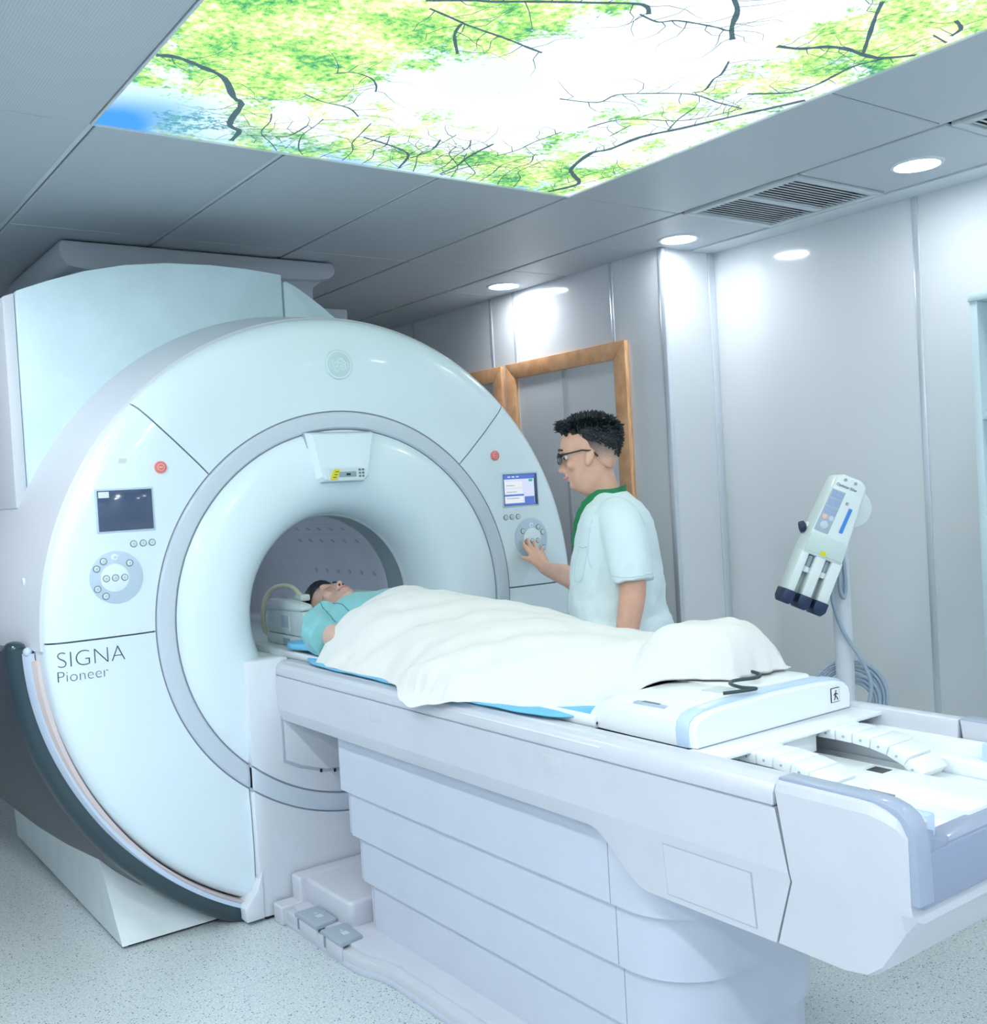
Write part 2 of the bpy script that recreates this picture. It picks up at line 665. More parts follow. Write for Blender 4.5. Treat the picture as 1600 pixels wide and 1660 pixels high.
# long grid runners
for x in TX[1:]:
    segs = [(Y0, PY0), (PY1, Y1)] if PX0 + 0.1 < x < PX1 - 0.1 else [(Y0, Y1)]
    for a, b in segs:
        if x > XB:
            b = min(b, YJ)
        if b > a:
            box('grid_runner', (x - 0.009, a, ZC + 0.006), (x + 0.009, b, ZC + 0.03), 'ceiling_grid', ceiling, bev=0.001, seg=1)
GX, GY = 0.012, 0.0035
LAMPS = [(3.655, 2.222), (3.665, 3.452), (3.54, 4.66)]
VENT_SQ = [(2.514, 3.122), (1.305, 1.915)]


def ceil_tile(xa, xb, ya, yb):
    box('ceiling_tile', (xa + GX, ya + GY, ZC), (xb - GX, yb - GY, ZC + 0.012), 'ceiling_tile', ceiling, bev=0.0025, seg=1)


for i in range(len(TX) - 2):
    for j in range(len(TY) - 1):
        if TX[i] > PX0 - 0.1 and TX[i + 1] < PX1 + 0.1 and TY[j] > PY0 - 0.1 and TY[j + 1] < PY1 + 0.1:
            continue
        ceil_tile(TX[i], TX[i + 1], TY[j], TY[j + 1])
y = Y0
cuts = [-1.678, -1.078, -0.478, 0.122, 0.722, 1.305, 1.915, 2.514, 3.122, 3.722, 4.322, 4.922, 5.522, 6.122, 6.722]
for a, b in zip(cuts, cuts[1:]):
    if any(abs(a - v[0]) < 0.01 for v in VENT_SQ):
        continue
    xb = 3.915 if a < YJ else XB + 0.012
    ceil_tile(3.325, xb, a, b)
box('ceiling_border', (3.915 + 0.012, Y0, ZC - 0.002), (X1, YJ, ZC + 0.012), 'ceiling_grid', ceiling, bev=0.002, seg=1)

# walls
wall_right = box('wall_right', (X1 + 0.02, Y0, 0), (X1 + 0.12, YJ + 0.0, ZC + 0.09), 'wall_plain', bev=0)
tag(wall_right, 'glossy grey panelled wall', kind='structure')
sy = [YJ, 2.501, 1.387, 0.273, -0.841, Y0]
for a, b in zip(sy, sy[1:]):
    box('wall_panel', (X1, b + 0.004, 0.0), (X1 + 0.02, a - 0.004, ZC + 0.03), 'wall_panel', wall_right, bev=0.002, seg=1)
for a in sy[1:-1]:
    box('metal_strip', (X1 - 0.006, a - 0.014, 0.0), (X1 + 0.004, a + 0.014, ZC), 'strip_metal', wall_right, bev=0.003)
wall_back_right = box('wall_back', (XB + 0.02, YJ + 0.02, 0), (X1 + 0.12, Y1, ZC + 0.09), 'wall_plain', bev=0)
tag(wall_back_right, 'set-forward glossy grey panelled wall beside the scanner', kind='structure')
by = [YJ, 3.984, 4.809, 5.037, 5.9, Y1]
for a, b in zip(by, by[1:]):
    box('wall_panel', (XB, a + 0.003, 0.0), (XB + 0.02, b - 0.003, ZC + 0.03), 'wall_panel', wall_back_right, bev=0.002, seg=1)
for a in by[1:-1]:
    box('metal_strip', (XB - 0.006, a - 0.011, 0.0), (XB + 0.004, a + 0.011, ZC), 'strip_metal', wall_back_right, bev=0.003)
box('wall_panel', (XB + 0.02, YJ, 0.0), (X1, YJ + 0.02, ZC + 0.03), 'wall_panel', wall_back_right, bev=0.002, seg=1)
box('corner_strip', (XB - 0.007, YJ - 0.007, 0.0), (XB + 0.020, YJ + 0.028, ZC), 'strip_metal', wall_back_right, bev=0.006)
box('corner_strip', (X1 - 0.045, YJ - 0.008, 0.0), (X1 + 0.002, YJ + 0.004, ZC), 'strip_metal', wall_back_right, bev=0.004)
tag(box('wall_left', (X0 - 0.1, Y0, 0), (X0, Y1, ZC + 0.09), 'wall_plain', bev=0), 'plain pale wall on the left', kind='structure')
tag(box('wall_far', (X0 - 0.1, Y1, 0), (X1 + 0.12, Y1 + 0.1, ZC + 0.09), 'wall_plain', bev=0), 'plain pale wall behind the scanner', kind='structure')
tag(box('wall_near', (X0 - 0.1, Y0 - 0.1, 0), (X1 + 0.12, Y0, ZC + 0.09), 'wall_plain', bev=0), 'plain pale wall behind the viewer', kind='structure')


# wood framed windows on the set-forward wall
def wood_window(name, ya, yb, za, zb, label):
    xo = XB - 0.028
    w = 0.088
    fr = box(name, (XB - 0.004, ya + 0.03, za + 0.03), (XB - 0.001, yb - 0.03, zb - 0.03), 'glass_pane', bev=0)
    tag(fr, label, kind='structure')
    prism('frame_rail', [(ya, zb), (yb, zb), (yb - w, zb - w), (ya + w, zb - w)], 'yz', xo, XB, 'wood', fr, 0.005)
    prism('frame_rail', [(ya, za), (yb, za), (yb - w, za + w), (ya + w, za + w)], 'yz', xo, XB, 'wood', fr, 0.005)
    prism('frame_stile', [(ya, za), (ya, zb), (ya + w, zb - w), (ya + w, za + w)], 'yz', xo, XB, 'wood', fr, 0.005)
    prism('frame_stile', [(yb, za), (yb, zb), (yb - w, zb - w), (yb - w, za + w)], 'yz', xo, XB, 'wood', fr, 0.005)
    box('pane_trim', (XB - 0.009, (ya + yb) / 2 - 0.018, za + w), (XB - 0.003, (ya + yb) / 2 + 0.018, zb - w), 'strip_metal', fr, bev=0.002)


wood_window('window_1', 3.882, 4.894, 0.75, 2.187, 'window with an orange wooden frame behind the standing man')
wood_window('window_2', 4.935, 5.95, 0.75, 2.187, 'window with an orange wooden frame half hidden by the scanner')

# ---------------------------------------------------------------- backlit ceiling print
pan = thing('ceiling_light_panel', ((PX0 + PX1) / 2, (PY0 + PY1) / 2, ZC), 'large backlit ceiling panel printed with green treetops against a bright sky', 'light panel')


def print_material():
    m = bpy.data.materials.new('treetop_print')
    m.use_nodes = True
    nt = m.node_tree
    nt.nodes.clear()
    out = nt.nodes.new('ShaderNodeOutputMaterial')
    em = nt.nodes.new('ShaderNodeEmission')
    em.inputs['Strength'].default_value = PRINT
    nt.links.new(em.outputs[0], out.inputs['Surface'])
    g = nt.nodes.new('ShaderNodeNewGeometry')
    at = nt.nodes.new('ShaderNodeAttribute')
    at.attribute_name = 'cover'
    sep = nt.nodes.new('ShaderNodeSeparateColor')
    nt.links.new(at.outputs['Color'], sep.inputs[0])

    def nz(scale, detail, rough, off, dist=0.0):
        ad = nt.nodes.new('ShaderNodeVectorMath')
        ad.operation = 'ADD'
        ad.inputs[1].default_value = (off, off * 1.7, 0)
        nt.links.new(g.outputs['Position'], ad.inputs[0])
        n = nt.nodes.new('ShaderNodeTexNoise')
        n.inputs['Scale'].default_value = scale
        n.inputs['Detail'].default_value = detail
        n.inputs['Roughness'].default_value = rough
        n.inputs['Distortion'].default_value = dist
        nt.links.new(ad.outputs[0], n.inputs['Vector'])
        return n.outputs['Fac']

    def math_(op, a, b):
        n = nt.nodes.new('ShaderNodeMath')
        n.operation = op
        for i, q in enumerate((a, b)):
            if isinstance(q, (int, float)):
                n.inputs[i].default_value = q
            else:
                nt.links.new(q, n.inputs[i])
        return n.outputs[0]

    def ramp(fac, stops):
        r = nt.nodes.new('ShaderNodeValToRGB')
        el = r.color_ramp.elements
        while len(el) < len(stops):
            el.new(0.5)
        for e, (p, c) in zip(el, stops):
            e.position = p
            e.color = (*c, 1) if len(c) == 3 else c
        nt.links.new(fac, r.inputs['Fac'])
        return r.outputs['Color']

    def mix(f, a, b):
        n = nt.nodes.new('ShaderNodeMix')
        n.data_type = 'RGBA'
        nt.links.new(f, n.inputs[0])
        for i, q in ((6, a), (7, b)):
            if isinstance(q, tuple):
                n.inputs[i].default_value = (*q, 1)
            else:
                nt.links.new(q, n.inputs[i])
        return n.outputs[2]

    # sky: white with blue towards the corners
    sky = ramp(sep.outputs[1], [(0.0, (0.98, 1.0, 1.0)), (0.35, (0.62, 0.88, 1.0)), (1.0, (0.07, 0.32, 0.74))])
    # leaves: fine threshold noise shifted by how densely the crown covers the sky
    fine = nz(62, 6, 0.72, 3.1, 0.4)
    mid = nz(8, 4, 0.62, 9.3)
    f = math_('ADD', math_('MULTIPLY', fine, 0.72), math_('MULTIPLY', mid, 0.95))
    f = math_('ADD', f, math_('MULTIPLY', math_('SUBTRACT', sep.outputs[0], 0.5), 0.62))
    f = math_('SUBTRACT', f, 0.205)
    leafmask = ramp(f, [(0.61, (0, 0, 0)), (0.71, (1, 1, 1))])
    hue = math_('ADD', math_('MULTIPLY', nz(48, 6, 0.75, 21.0), 0.62), math_('MULTIPLY', nz(6, 2, 0.5, 31.0), 0.38))
    leaf = ramp(hue, [(0.36, (0.05, 0.28, 0.20)), (0.42, (0.15, 0.52, 0.16)), (0.48, (0.42, 0.78, 0.22)), (0.54, (0.74, 0.94, 0.38)), (0.61, (1.0, 1.0, 0.80))])
    blueleaf = ramp(hue, [(0.36, (0.02, 0.14, 0.30)), (0.6, (0.16, 0.45, 0.50))])
    bl = ramp(sep.outputs[2], [(0.3, (0, 0, 0)), (0.8, (1, 1, 1))])
    leaf2 = mix(bl, leaf, blueleaf)
    col = mix(leafmask, sky, leaf2)
    nt.links.new(col, em.inputs['Color'])
    MATS['treetop_print'] = m


print_material()


def gauss(x, y, blobs):
    s = 0
    for bx, by_, rx, ry, w in blobs:
        s += w * math.exp(-(((x - bx) / rx) ** 2 + ((y - by_) / ry) ** 2))
    return s


OPEN = [(1.98, 2.12, 0.22, 0.24, -0.62), (1.70, 2.40, 0.18, 0.18, -0.42), (2.10, 1.76, 0.16, 0.26, -0.5), (2.02, 2.50, 0.20, 0.12, -0.28), (2.0, 1.2, 0.4, 0.4, -0.3), (2.50, 2.35, 0.12, 0.2, -0.10)]
LEAFY = [(1.12, 2.40, 0.32, 0.34, 0.38), (1.35, 2.1, 0.30, 0.35, 0.28), (2.55, 1.55, 0.28, 0.35, 0.36), (1.0, 1.5, 0.4, 0.7, 0.3), (1.8, 3.0, 0.8, 0.14, 0.20), (2.45, 2.95, 0.25, 0.2, 0.22), (1.55, 1.95, 0.28, 0.14, 0.28), (2.45, 2.2, 0.2, 0.3, 0.12)]
CORNER = [(0.95, 3.10, 0.16, 0.24, 0.95), (1.10, 2.92, 0.10, 0.12, 0.30), (1.6, 3.12, 0.5, 0.09, 0.55), (2.45, 3.10, 0.14, 0.08, 0.6), (1.75, 2.32, 0.3, 0.3, 0.10), (1.05, 2.05, 0.12, 0.12, 0.45)]
BLUEL = [(1.12, 2.98, 0.18, 0.20, 0.9), (1.5, 3.02, 0.3, 0.12, 0.55), (2.07, 2.35, 0.13, 0.12, 0.8), (2.4, 2.3, 0.14, 0.10, 0.35)]
bm = bmesh.new()
NX, NY = 72, 96
lay = bm.loops.layers.float_color.new('cover')
vv = [[bm.verts.new((PX0 + (PX1 - PX0) * i / NX, PY0 + (PY1 - PY0) * j / NY, ZC + 0.004)) for i in range(NX + 1)] for j in range(NY + 1)]
for j in range(NY):
    for i in range(NX):
        f = bm.faces.new((vv[j][i], vv[j + 1][i], vv[j + 1][i + 1], vv[j][i + 1]))
        for l in f.loops:
            x, y = l.vert.co.x, l.vert.co.y
            d = 0.47 + gauss(x, y, OPEN) + gauss(x, y, LEAFY)
            if x < 1.08 and y > 2.78:
                d -= 0.9 * min(1, (1.08 - x) / 0.12) * min(1, (y - 2.78) / 0.1)
            l[lay] = (max(0, min(1, d)), max(0, min(1, 0.15 + gauss(x, y, CORNER))), max(0, min(1, gauss(x, y, BLUEL))), 1)
finish('printed_diffuser', bm, 'treetop_print', pan, smooth=False, recalc=False)
MATS['branch_print'] = mat('branch_print', (0.05, 0.09, 0.10), 0.6, emit=(0.045, 0.085, 0.10), estr=1.0)
BR = [
    (8,[(0.92, 2.58), (0.97, 2.57), (1.05, 2.6), (1.12, 2.64), (1.19, 2.75), (1.23, 2.79), (1.25, 2.91), (1.27, 2.97), (1.31, 3.0), (1.32, 3.09)]),
    (8,[(2.6, 3.11), (2.64, 2.98), (2.55, 2.9), (2.49, 2.84), (2.44, 2.68), (2.47, 2.62), (2.48, 2.48), (2.54, 2.36), (2.62, 2.18), (2.66, 2.1), (2.705, 2.0)]),
    (3,[(2.02, 2.34), (2.14, 2.31), (2.15, 2.24), (2.22, 2.19), (2.35, 2.13), (2.47, 2.14), (2.58, 2.14)]),
    (3,[(2.26, 2.49), (2.31, 2.38), (2.48, 2.31), (2.55, 2.22), (2.58, 2.14)]),
    (7,[(2.3, 1.78), (2.37, 1.76), (2.42, 1.72), (2.48, 1.7), (2.56, 1.7), (2.63, 1.69), (2.70, 1.63)]),
    (5,[(2.56, 1.7), (2.47, 1.62), (2.38, 1.54), (2.32, 1.48)]),
    (5,[(2.64, 1.69), (2.61, 1.76), (2.62, 1.84), (2.63, 1.91), (2.61, 1.98), (2.5, 2.05)]),
    (5,[(1.35, 2.01), (1.44, 1.96), (1.49, 1.94), (1.58, 1.89), (1.7, 1.83), (1.81, 1.78), (1.86, 1.81)]),
    (3.5,[(1.38, 2.04), (1.47, 2.06), (1.51, 2.07), (1.59, 2.08), (1.66, 2.09), (1.71, 2.1), (1.77, 2.11)]),
    (4,[(1.49, 2.07), (1.51, 2.13), (1.58, 2.22)]),
    (7,[(1.98, 1.65), (2.04, 1.69), (2.1, 1.76), (2.16, 1.81)]),
    (3,[(1.84, 1.82), (1.91, 1.83), (1.95, 1.8), (2.06, 1.78), (2.1, 1.78), (2.12, 1.77)]),
    (4,[(1.93, 3.1), (1.89, 2.97), (1.81, 2.92), (1.67, 2.88)]),
    (3,[(1.91, 2.99), (1.93, 2.89), (1.9, 2.79)]),
    (4,[(2.1, 3.1), (2.1, 2.99), (2.08, 2.89), (2.08, 2.75)]),
    (3,[(2.11, 3.11), (2.14, 2.99), (2.2, 2.91)]),
    (2.5,[(1.36, 2.48), (1.4, 2.45), (1.46, 2.46), (1.5, 2.5), (1.52, 2.54)]),
    (2.5,[(1.35, 2.64), (1.42, 2.67), (1.51, 2.68), (1.57, 2.73)]),
    (2.5,[(1.34, 3.02), (1.41, 3.0), (1.46, 2.97), (1.47, 2.86)]),
    (2.5,[(2.16, 2.86), (2.19, 2.76), (2.19, 2.68), (2.21, 2.56)]),
    (2,[(2.38, 2.52), (2.37, 2.41)]),
    (2.5,[(2.52, 2.4), (2.47, 2.3), (2.44, 2.2)]),
    (3,[(2.34, 2.12), (2.36, 2.09), (2.32, 2.02), (2.31, 1.98), (2.26, 1.91)]),
    (5,[(2.67, 1.51), (2.65, 1.47), (2.59, 1.45)]),
    (3,[(2.7, 1.54), (2.62, 1.53)]),
]
rb = random.Random(4)
for k in range(16):      # fan of fine boughs rising from the far edge
    x = 1.5 + 1.1 * k / 15 + rb.uniform(-.03, .03)
    pts = [(x, 3.115)]
    dx = rb.uniform(-.05, .05)
    for j in range(4):
        pts.append((min(2.7, pts[-1][0] + dx + rb.uniform(-.03, .03)), pts[-1][1] - rb.uniform(0.05, 0.11)))
    BR.append((1.8, pts))
for w, pts in BR:
    P = spline([(a, b, ZC + 0.003) for a, b in pts], 4)
    n = len(P)
    bm = bmesh.new()
    L, Rr = [], []
    for i, p in enumerate(P):
        t = (P[min(i + 1, n - 1)] - P[max(i - 1, 0)]).normalized()
        q = Vector((-t.y, t.x, 0)) * (w * 0.0011 * (0.75 + 0.5 * rb.random()))
        L.append(bm.verts.new(p + q))
        Rr.append(bm.verts.new(p - q))
    for i in range(n - 1):
        bm.faces.new((L[i], L[i + 1], Rr[i + 1], Rr[i]))
    # side twigs
    for i in range(1, n - 1, 2):
        t = (P[i + 1] - P[i - 1]).normalized()
        s = rb.choice((-1, 1))
        d = (t * rb.uniform(0.2, 0.8) + Vector((-t.y, t.x, 0)) * s).normalized()
        a = P[i]
        for k in range(4):
            b = a + d * rb.uniform(0.025, 0.055)
            if not (PX0 + 0.01 < b.x < PX1 - 0.01 and PY0 < b.y < PY1 - 0.01):
                break
            q = Vector((-d.y, d.x, 0)) * (0.0016 - 0.0003 * k)
            bm.faces.new([bm.verts.new(v) for v in (a + q, b + q * 0.7, b - q * 0.7, a - q)])
            a = b
            d = (d + Vector((rb.uniform(-.7, .7), rb.uniform(-.7, .7), 0))).normalized()
    tag(finish('printed_branch', bm, 'branch_print', pan, smooth=False), 'dark printed tree branch')
for nm, lo, hi in (('frame_edge', (PX0 - 0.008, PY0, ZC - 0.002), (PX0, PY1, ZC + 0.02)), ('frame_edge', (PX1, PY0, ZC - 0.002), (PX1 + 0.008, PY1, ZC + 0.02)),
                   ('frame_edge', (PX0 - 0.008, PY1, ZC - 0.002), (PX1 + 0.008, PY1 + 0.006, ZC + 0.02)), ('frame_edge', (PX0 - 0.008, PY0 - 0.006, ZC - 0.002), (PX1 + 0.008, PY0, ZC + 0.02))):
    box(nm, lo, hi, 'ceiling_grid', pan, bev=0.001, seg=1)


# ---------------------------------------------------------------- downlights
def downlight(x, y, label):
    t = thing('downlight', (x, y, ZC), label, 'ceiling lamp', 'round ceiling downlights')
    bm = bmesh.new()
    n = 40
    sec = [(0.098, 0.0), (0.094, -0.006), (0.082, -0.007), (0.078, 0.004)]
    rings = [[Vector((x + r * math.cos(2 * PI * k / n), y + r * math.sin(2 * PI * k / n), ZC + z)) for r, z in sec] for k in range(n)]
    R = [[bm.verts.new(p) for p in ring] for ring in rings]
    for k in range(n):
        a, b = R[k], R[(k + 1) % n]
        for i in range(4):
            bm.faces.new((a[i], a[(i + 1) % 4], b[(i + 1) % 4], b[i]))
    finish('trim_ring', bm, 'lamp_rim', t)
    cyl('diffuser', (x, y, ZC - 0.0035), (x, y, ZC - 0.001), 0.079, 'lamp_glow_wall' if x > 3 else 'lamp_glow_fill', t, n=40, bev=0)


downlight(*LAMPS[0], 'round white downlight between the two ceiling vents')
downlight(*LAMPS[1], 'round white downlight by the wall corner')
downlight(*LAMPS[2], 'round white downlight farthest back, near the wooden window')
for x, y in ((3.6, 0.99), (3.6, -0.24), (0.02, 2.22), (0.02, 3.45), (0.02, 0.99), (0.02, -0.24), (-1.18, 0.99), (-1.18, 2.22), (1.81, -0.24), (1.81, -1.08), (3.6, -1.08), (0.02, -1.08), (-1.18, -0.3)):  # unseen lamps added to fill the room with light
    downlight(x, y, 'unseen round white downlight added as fill light')


# ---------------------------------------------------------------- ceiling vents
def vent(ya, yb, label):
    xa, xb = 3.345, 3.905
    t = thing('ceiling_vent', ((xa + xb) / 2, (ya + yb) / 2, ZC), label, 'vent', 'ceiling air vents')
    ya += 0.01
    yb -= 0.01
    w = 0.035
    prism('vent_frame', [(xa, ya), (xb, ya), (xb, ya + w), (xa, ya + w)], 'xy', ZC - 0.006, ZC + 0.012, 'vent_white', t, 0.003)
    prism('vent_frame', [(xa, yb - w), (xb, yb - w), (xb, yb), (xa, yb)], 'xy', ZC - 0.006, ZC + 0.012, 'vent_white', t, 0.003)
    prism('vent_frame', [(xa, ya + w), (xa + w, ya + w), (xa + w, yb - w), (xa, yb - w)], 'xy', ZC - 0.006, ZC + 0.012, 'vent_white', t, 0.003)
    prism('vent_frame', [(xb - w, ya + w), (xb, ya + w), (xb, yb - w), (xb - w, yb - w)], 'xy', ZC - 0.006, ZC + 0.012, 'vent_white', t, 0.003)
    box('vent_mullion', (xa + w, (ya + yb) / 2 - 0.016, ZC - 0.003), (xb - w, (ya + yb) / 2 + 0.016, ZC + 0.012), 'vent_white', t, bev=0.002)
    box('vent_throat', (xa + 0.01, ya + 0.01, ZC + 0.026), (xb - 0.01, yb - 0.01, ZC + 0.029), 'black', t, bev=0)
    rot = Matrix.Rotation(math.radians(15), 3, 'X')
    for p, q in ((ya + w, (ya + yb) / 2 - 0.016), ((ya + yb) / 2 + 0.016, yb - w)):
        n = 10
        for k in range(n):
            y = p + (q - p) * (k + 0.5) / n
            box('vent_slat', (xa + w, y - 0.006, ZC - 0.0005), (xb - w, y + 0.006, ZC + 0.0023), 'vent_white', t, bev=0, rot=rot)


vent(*VENT_SQ[0], 'slatted square ceiling vent nearest the wall corner')
vent(*VENT_SQ[1], 'slatted ceiling vent cut off by the right edge of the view')

# ================================================================== MRI SCANNER
G = thing('mri_scanner', (IX, 3.53, 0.0), 'large white round MRI scanner with a ring around its bore', 'scanner')
YF = 3.53
FACE = [(0.746, 3.528), (0.80, 3.520), (0.92, 3.516), (1.03, 3.521), (1.066, 3.530), (1.086, 3.545), (1.094, 3.562), (1.098, 3.60), (0.746, 3.60)]
gap = 0.0028


def gd(r):
    return math.degrees(gap / r)


CX = 0.450      # half width of the central column
lathe('upper_cover', FACE, lambda r: 45 + gd(r), lambda r: 135 - gd(r), 'shell_white', G, 60)
lathe('control_cover', FACE, lambda r: 135 + gd(r), lambda r: 180 - math.degrees(math.asin(0.006 / r)) - gd(r), 'shell_white', G, 36)
lathe('control_cover', FACE, lambda r: 45 - gd(r), lambda r: math.degrees(math.asin(0.0 / r)) + gd(r), 'shell_white', G, 36)
lathe('lower_cover', FACE, lambda r: 180 - math.degrees(math.asin(0.006 / r)) + gd(r), lambda r: 180 + math.degrees(math.acos(min(1, (CX + 0.004) / r))), 'shell_white', G, 48)
lathe('lower_cover', FACE, lambda r: -gd(r), lambda r: -math.degrees(math.acos(min(1, (CX + 0.004) / r))), 'shell_white', G, 48)
# dark joint backing behind the seams
lathe('joint_backing', [(0.75, 3.545), (1.06, 3.545), (1.06, 3.59), (0.75, 3.59)], 0, 360, 'seam_grey', G, 96, full=True)
# grey ring and its edges
lathe('grey_ring', [(0.678, 3.527), (0.684, 3.518), (0.71, 3.515), (0.735, 3.518), (0.741, 3.527), (0.741, 3.58), (0.678, 3.58)], 0, 360, 'ring_grey', G, 120, full=True)
lathe('ring_gap', [(0.668, 3.530), (0.750, 3.530), (0.750, 3.585), (0.668, 3.585)], 0, 360, 'seam_dark', G, 96, full=True)
# bore funnel
lathe('bore_funnel', [(0.673, 3.528), (0.66, 3.519), (0.60, 3.508), (0.53, 3.505), (0.475, 3.515), (0.43, 3.537), (0.395, 3.572), (0.372, 3.615), (0.360, 3.67), (0.357, 3.72), (0.40, 3.72), (0.673, 3.60)], 0, 360, 'shell_white', G, 120, full=True, angle=50)
lathe('bore_collar', [(0.357, 3.72), (0.354, 3.86), (0.40, 3.86), (0.40, 3.72)], 0, 360, 'bore_ring', G, 96, full=True)
lathe('bore_collar_rim', [(0.3555, 3.715), (0.3525, 3.728), (0.39, 3.728), (0.39, 3.715)], 0, 360, 'button_white', G, 96, full=True)
lathe('bore_tube', [(0.3505, 3.86), (0.3505, 5.28), (0.40, 5.28), (0.40, 3.86)], 0, 360, 'bore_grey', G, 96, full=True)
for k, a in enumerate((8, 20, 34, 48, 62, 120, 140, 160)):
    lathe('tube_seam', [(0.3502, 3.87), (0.3502, 5.27), (0.3488, 5.27), (0.3488, 3.87)], a, a + 0.45, 'rail_inlay', G, 1)
for a in (14, 41, 55):
    for j in range(6):
        y = 3.95 + 0.11 * j
        t = math.radians(a)
        p = Vector((IX + 0.3495 * math.cos(t), y, IZ + 0.3495 * math.sin(t)))
        nrm = Vector((-math.cos(t), 0, -math.sin(t)))
        cyl('tube_vent_hole', p, p + nrm * 0.0015, 0.011, 'seam_grey', G, n=12, bev=0)
lathe('bore_fill_light', [(0.3495, 3.95), (0.3495, 5.2), (0.346, 5.2), (0.346, 3.95)], 138, 141, 'bore_fill_glow', G, 2)  # glowing strip out of sight, added to brighten the bore wall
# bore floor
box('bore_deck', (IX - 0.295, 3.50, 0.845), (IX + 0.295, 5.27, 0.875), 'cradle_green', G, bev=0.004)
box('bore_deck_rail', (IX - 0.305, 3.56, 0.872), (IX - 0.245, 5.2, 0.905), 'cradle_white', G, bev=0.006)
box('bore_deck_rail', (IX + 0.245, 3.56, 0.872), (IX + 0.305, 5.2, 0.905), 'cradle_white', G, bev=0.006)

# side shell: flares backwards
lathe('side_shell', [(1.090, 3.565), (1.102, 3.575), (1.158, 3.90), (1.165, 5.25), (1.09, 5.25), (1.06, 3.60)], -1.5, 181.0, 'shell_lavender', G, 110)
lathe('side_shell_lower', [(1.086, 3.56), (1.106, 3.60), (1.106, 5.25), (1.06, 5.25), (1.06, 3.60)], 180.8, 251, 'shell_lavender', G, 60)
lathe('side_shell_lower', [(1.086, 3.56), (1.106, 3.60), (1.106, 5.25), (1.06, 5.25), (1.06, 3.60)], -0.8, -71, 'shell_lavender', G, 60)
for s in (0, 1):
    def A_(a):
        return a if s == 0 else 180 - a

    def lean(k):
        # the skirt bows forwards towards the floor
        def g_(a):
            a = a if s == 0 else 180 - a
            q = min(1, max(0, (a - 184) / 52))
            return -k * q * q * (3 - 2 * q)
        return g_
    lathe('beige_strip', [(1.100, 3.592), (1.112, 3.600), (1.124, 3.628), (1.10, 3.64)], A_(182.6), A_(249), 'beige_strip', G, 60, yoff=lean(0.065))
    lathe('blue_strip', [(1.110, 3.626), (1.124, 3.626), (1.134, 3.640), (1.142, 3.668), (1.11, 3.68)], A_(181.4), A_(249), 'blue_strip', G, 60, yoff=lean(0.10))
    lathe('dark_bumper', [(1.118, 3.662), (1.144, 3.662), (1.166, 3.672), (1.182, 3.695), (1.186, 3.73), (1.14, 3.76), (1.118, 3.74)], A_(180.6), A_(250.5), 'dark_trim', G, 72, yoff=lean(0.135))
    lathe('dark_side_panel', [(1.13, 3.70), (1.182, 3.70), (1.205, 3.80), (1.245, 4.3), (1.272, 4.75), (1.285, 5.2), (1.10, 5.2)], A_(180.9), A_(228), 'dark_side', G, 60, yoff=lambda a: 0.5 * lean(0.135)(a))
    # rounded top end of the bumper
    t = math.radians(A_(180.6))
    bm = bmesh.new()
    ellipsoid(bm, (IX + 1.152 * math.cos(t), 3.712, IZ + 1.152 * math.sin(t)), (0.033, 0.046, 0.022))
    finish('bumper_cap', bm, 'dark_trim', G)
    t = math.radians(A_(181.2))
    bm = bmesh.new()
    ellipsoid(bm, (IX + 1.126 * math.cos(t), 3.648, IZ + 1.126 * math.sin(t)), (0.014, 0.022, 0.016))
    finish('strip_cap', bm, 'blue_strip', G)
    sx = -1 if s == 0 else 1
    pp = Vector((IX + sx * 1.106, 3.72, IZ + 0.20))
    cyl('screw_plug', pp - Vector((sx * 0.03, 0, 0)), pp + Vector((sx * 0.006, 0, 0)), 0.014, 'shell_white', G, n=20)
# plinth
loft('plinth', [[Vector(p) for p in ((0.975, 3.60, 0.012), (2.777, 3.60, 0.012), (2.777, 5.2, 0.012), (0.975, 5.2, 0.012))], [Vector(p) for p in ((0.955, 3.86, 0.40), (2.797, 3.86, 0.40), (2.797, 5.2, 0.40), (0.955, 5.2, 0.40))]], 'plinth_white', G, angle=20)
prism('plinth_gap', [(1.0, 3.62), (2.75, 3.62), (2.75, 5.18), (1.0, 5.18)], 'xy', 0.0, 0.012, 'black', G)
# rear housing
prism('rear_housing', [(0.842, 1.515), (0.842, 2.255), (0.95, 2.298), (1.08, 2.342), (1.22, 2.374), (1.38, 2.394), (1.55, 2.400), (1.70, 2.396), (1.845, 2.383), (1.845, 1.515)], 'xz', 3.90, 5.25, 'rear_white', G, 0.006)
prism('rear_housing_shoulder', [(1.853, 1.515), (1.853, 2.355), (1.868, 2.360), (1.91, 2.340), (1.96, 2.309), (2.02, 2.268), (2.08, 2.222), (2.2, 2.10), (2.35, 1.93), (2.5, 1.7), (2.6, 1.515)], 'xz', 3.905, 5.25, 'rear_white', G, 0.006)
prism('rear_housing_edge', [(0.80, 1.50), (0.80, 2.235), (0.841, 2.252), (0.841, 1.50)], 'xz', 3.915, 5.2, 'shell_lavender', G, 0.008)

# central column below the bore
YC = 3.478


def col_y(x):
    return YC + 0.030 * (1 - ((x - IX) / CX) ** 2) * 0 + 0.012 * abs((x - IX) / CX) ** 6


bm = bmesh.new()
colpoly = []
nn = 24
ring_in, ring_out = 0.676, 0.743
xs = [IX - CX + 2 * CX * i / nn for i in range(nn + 1)]


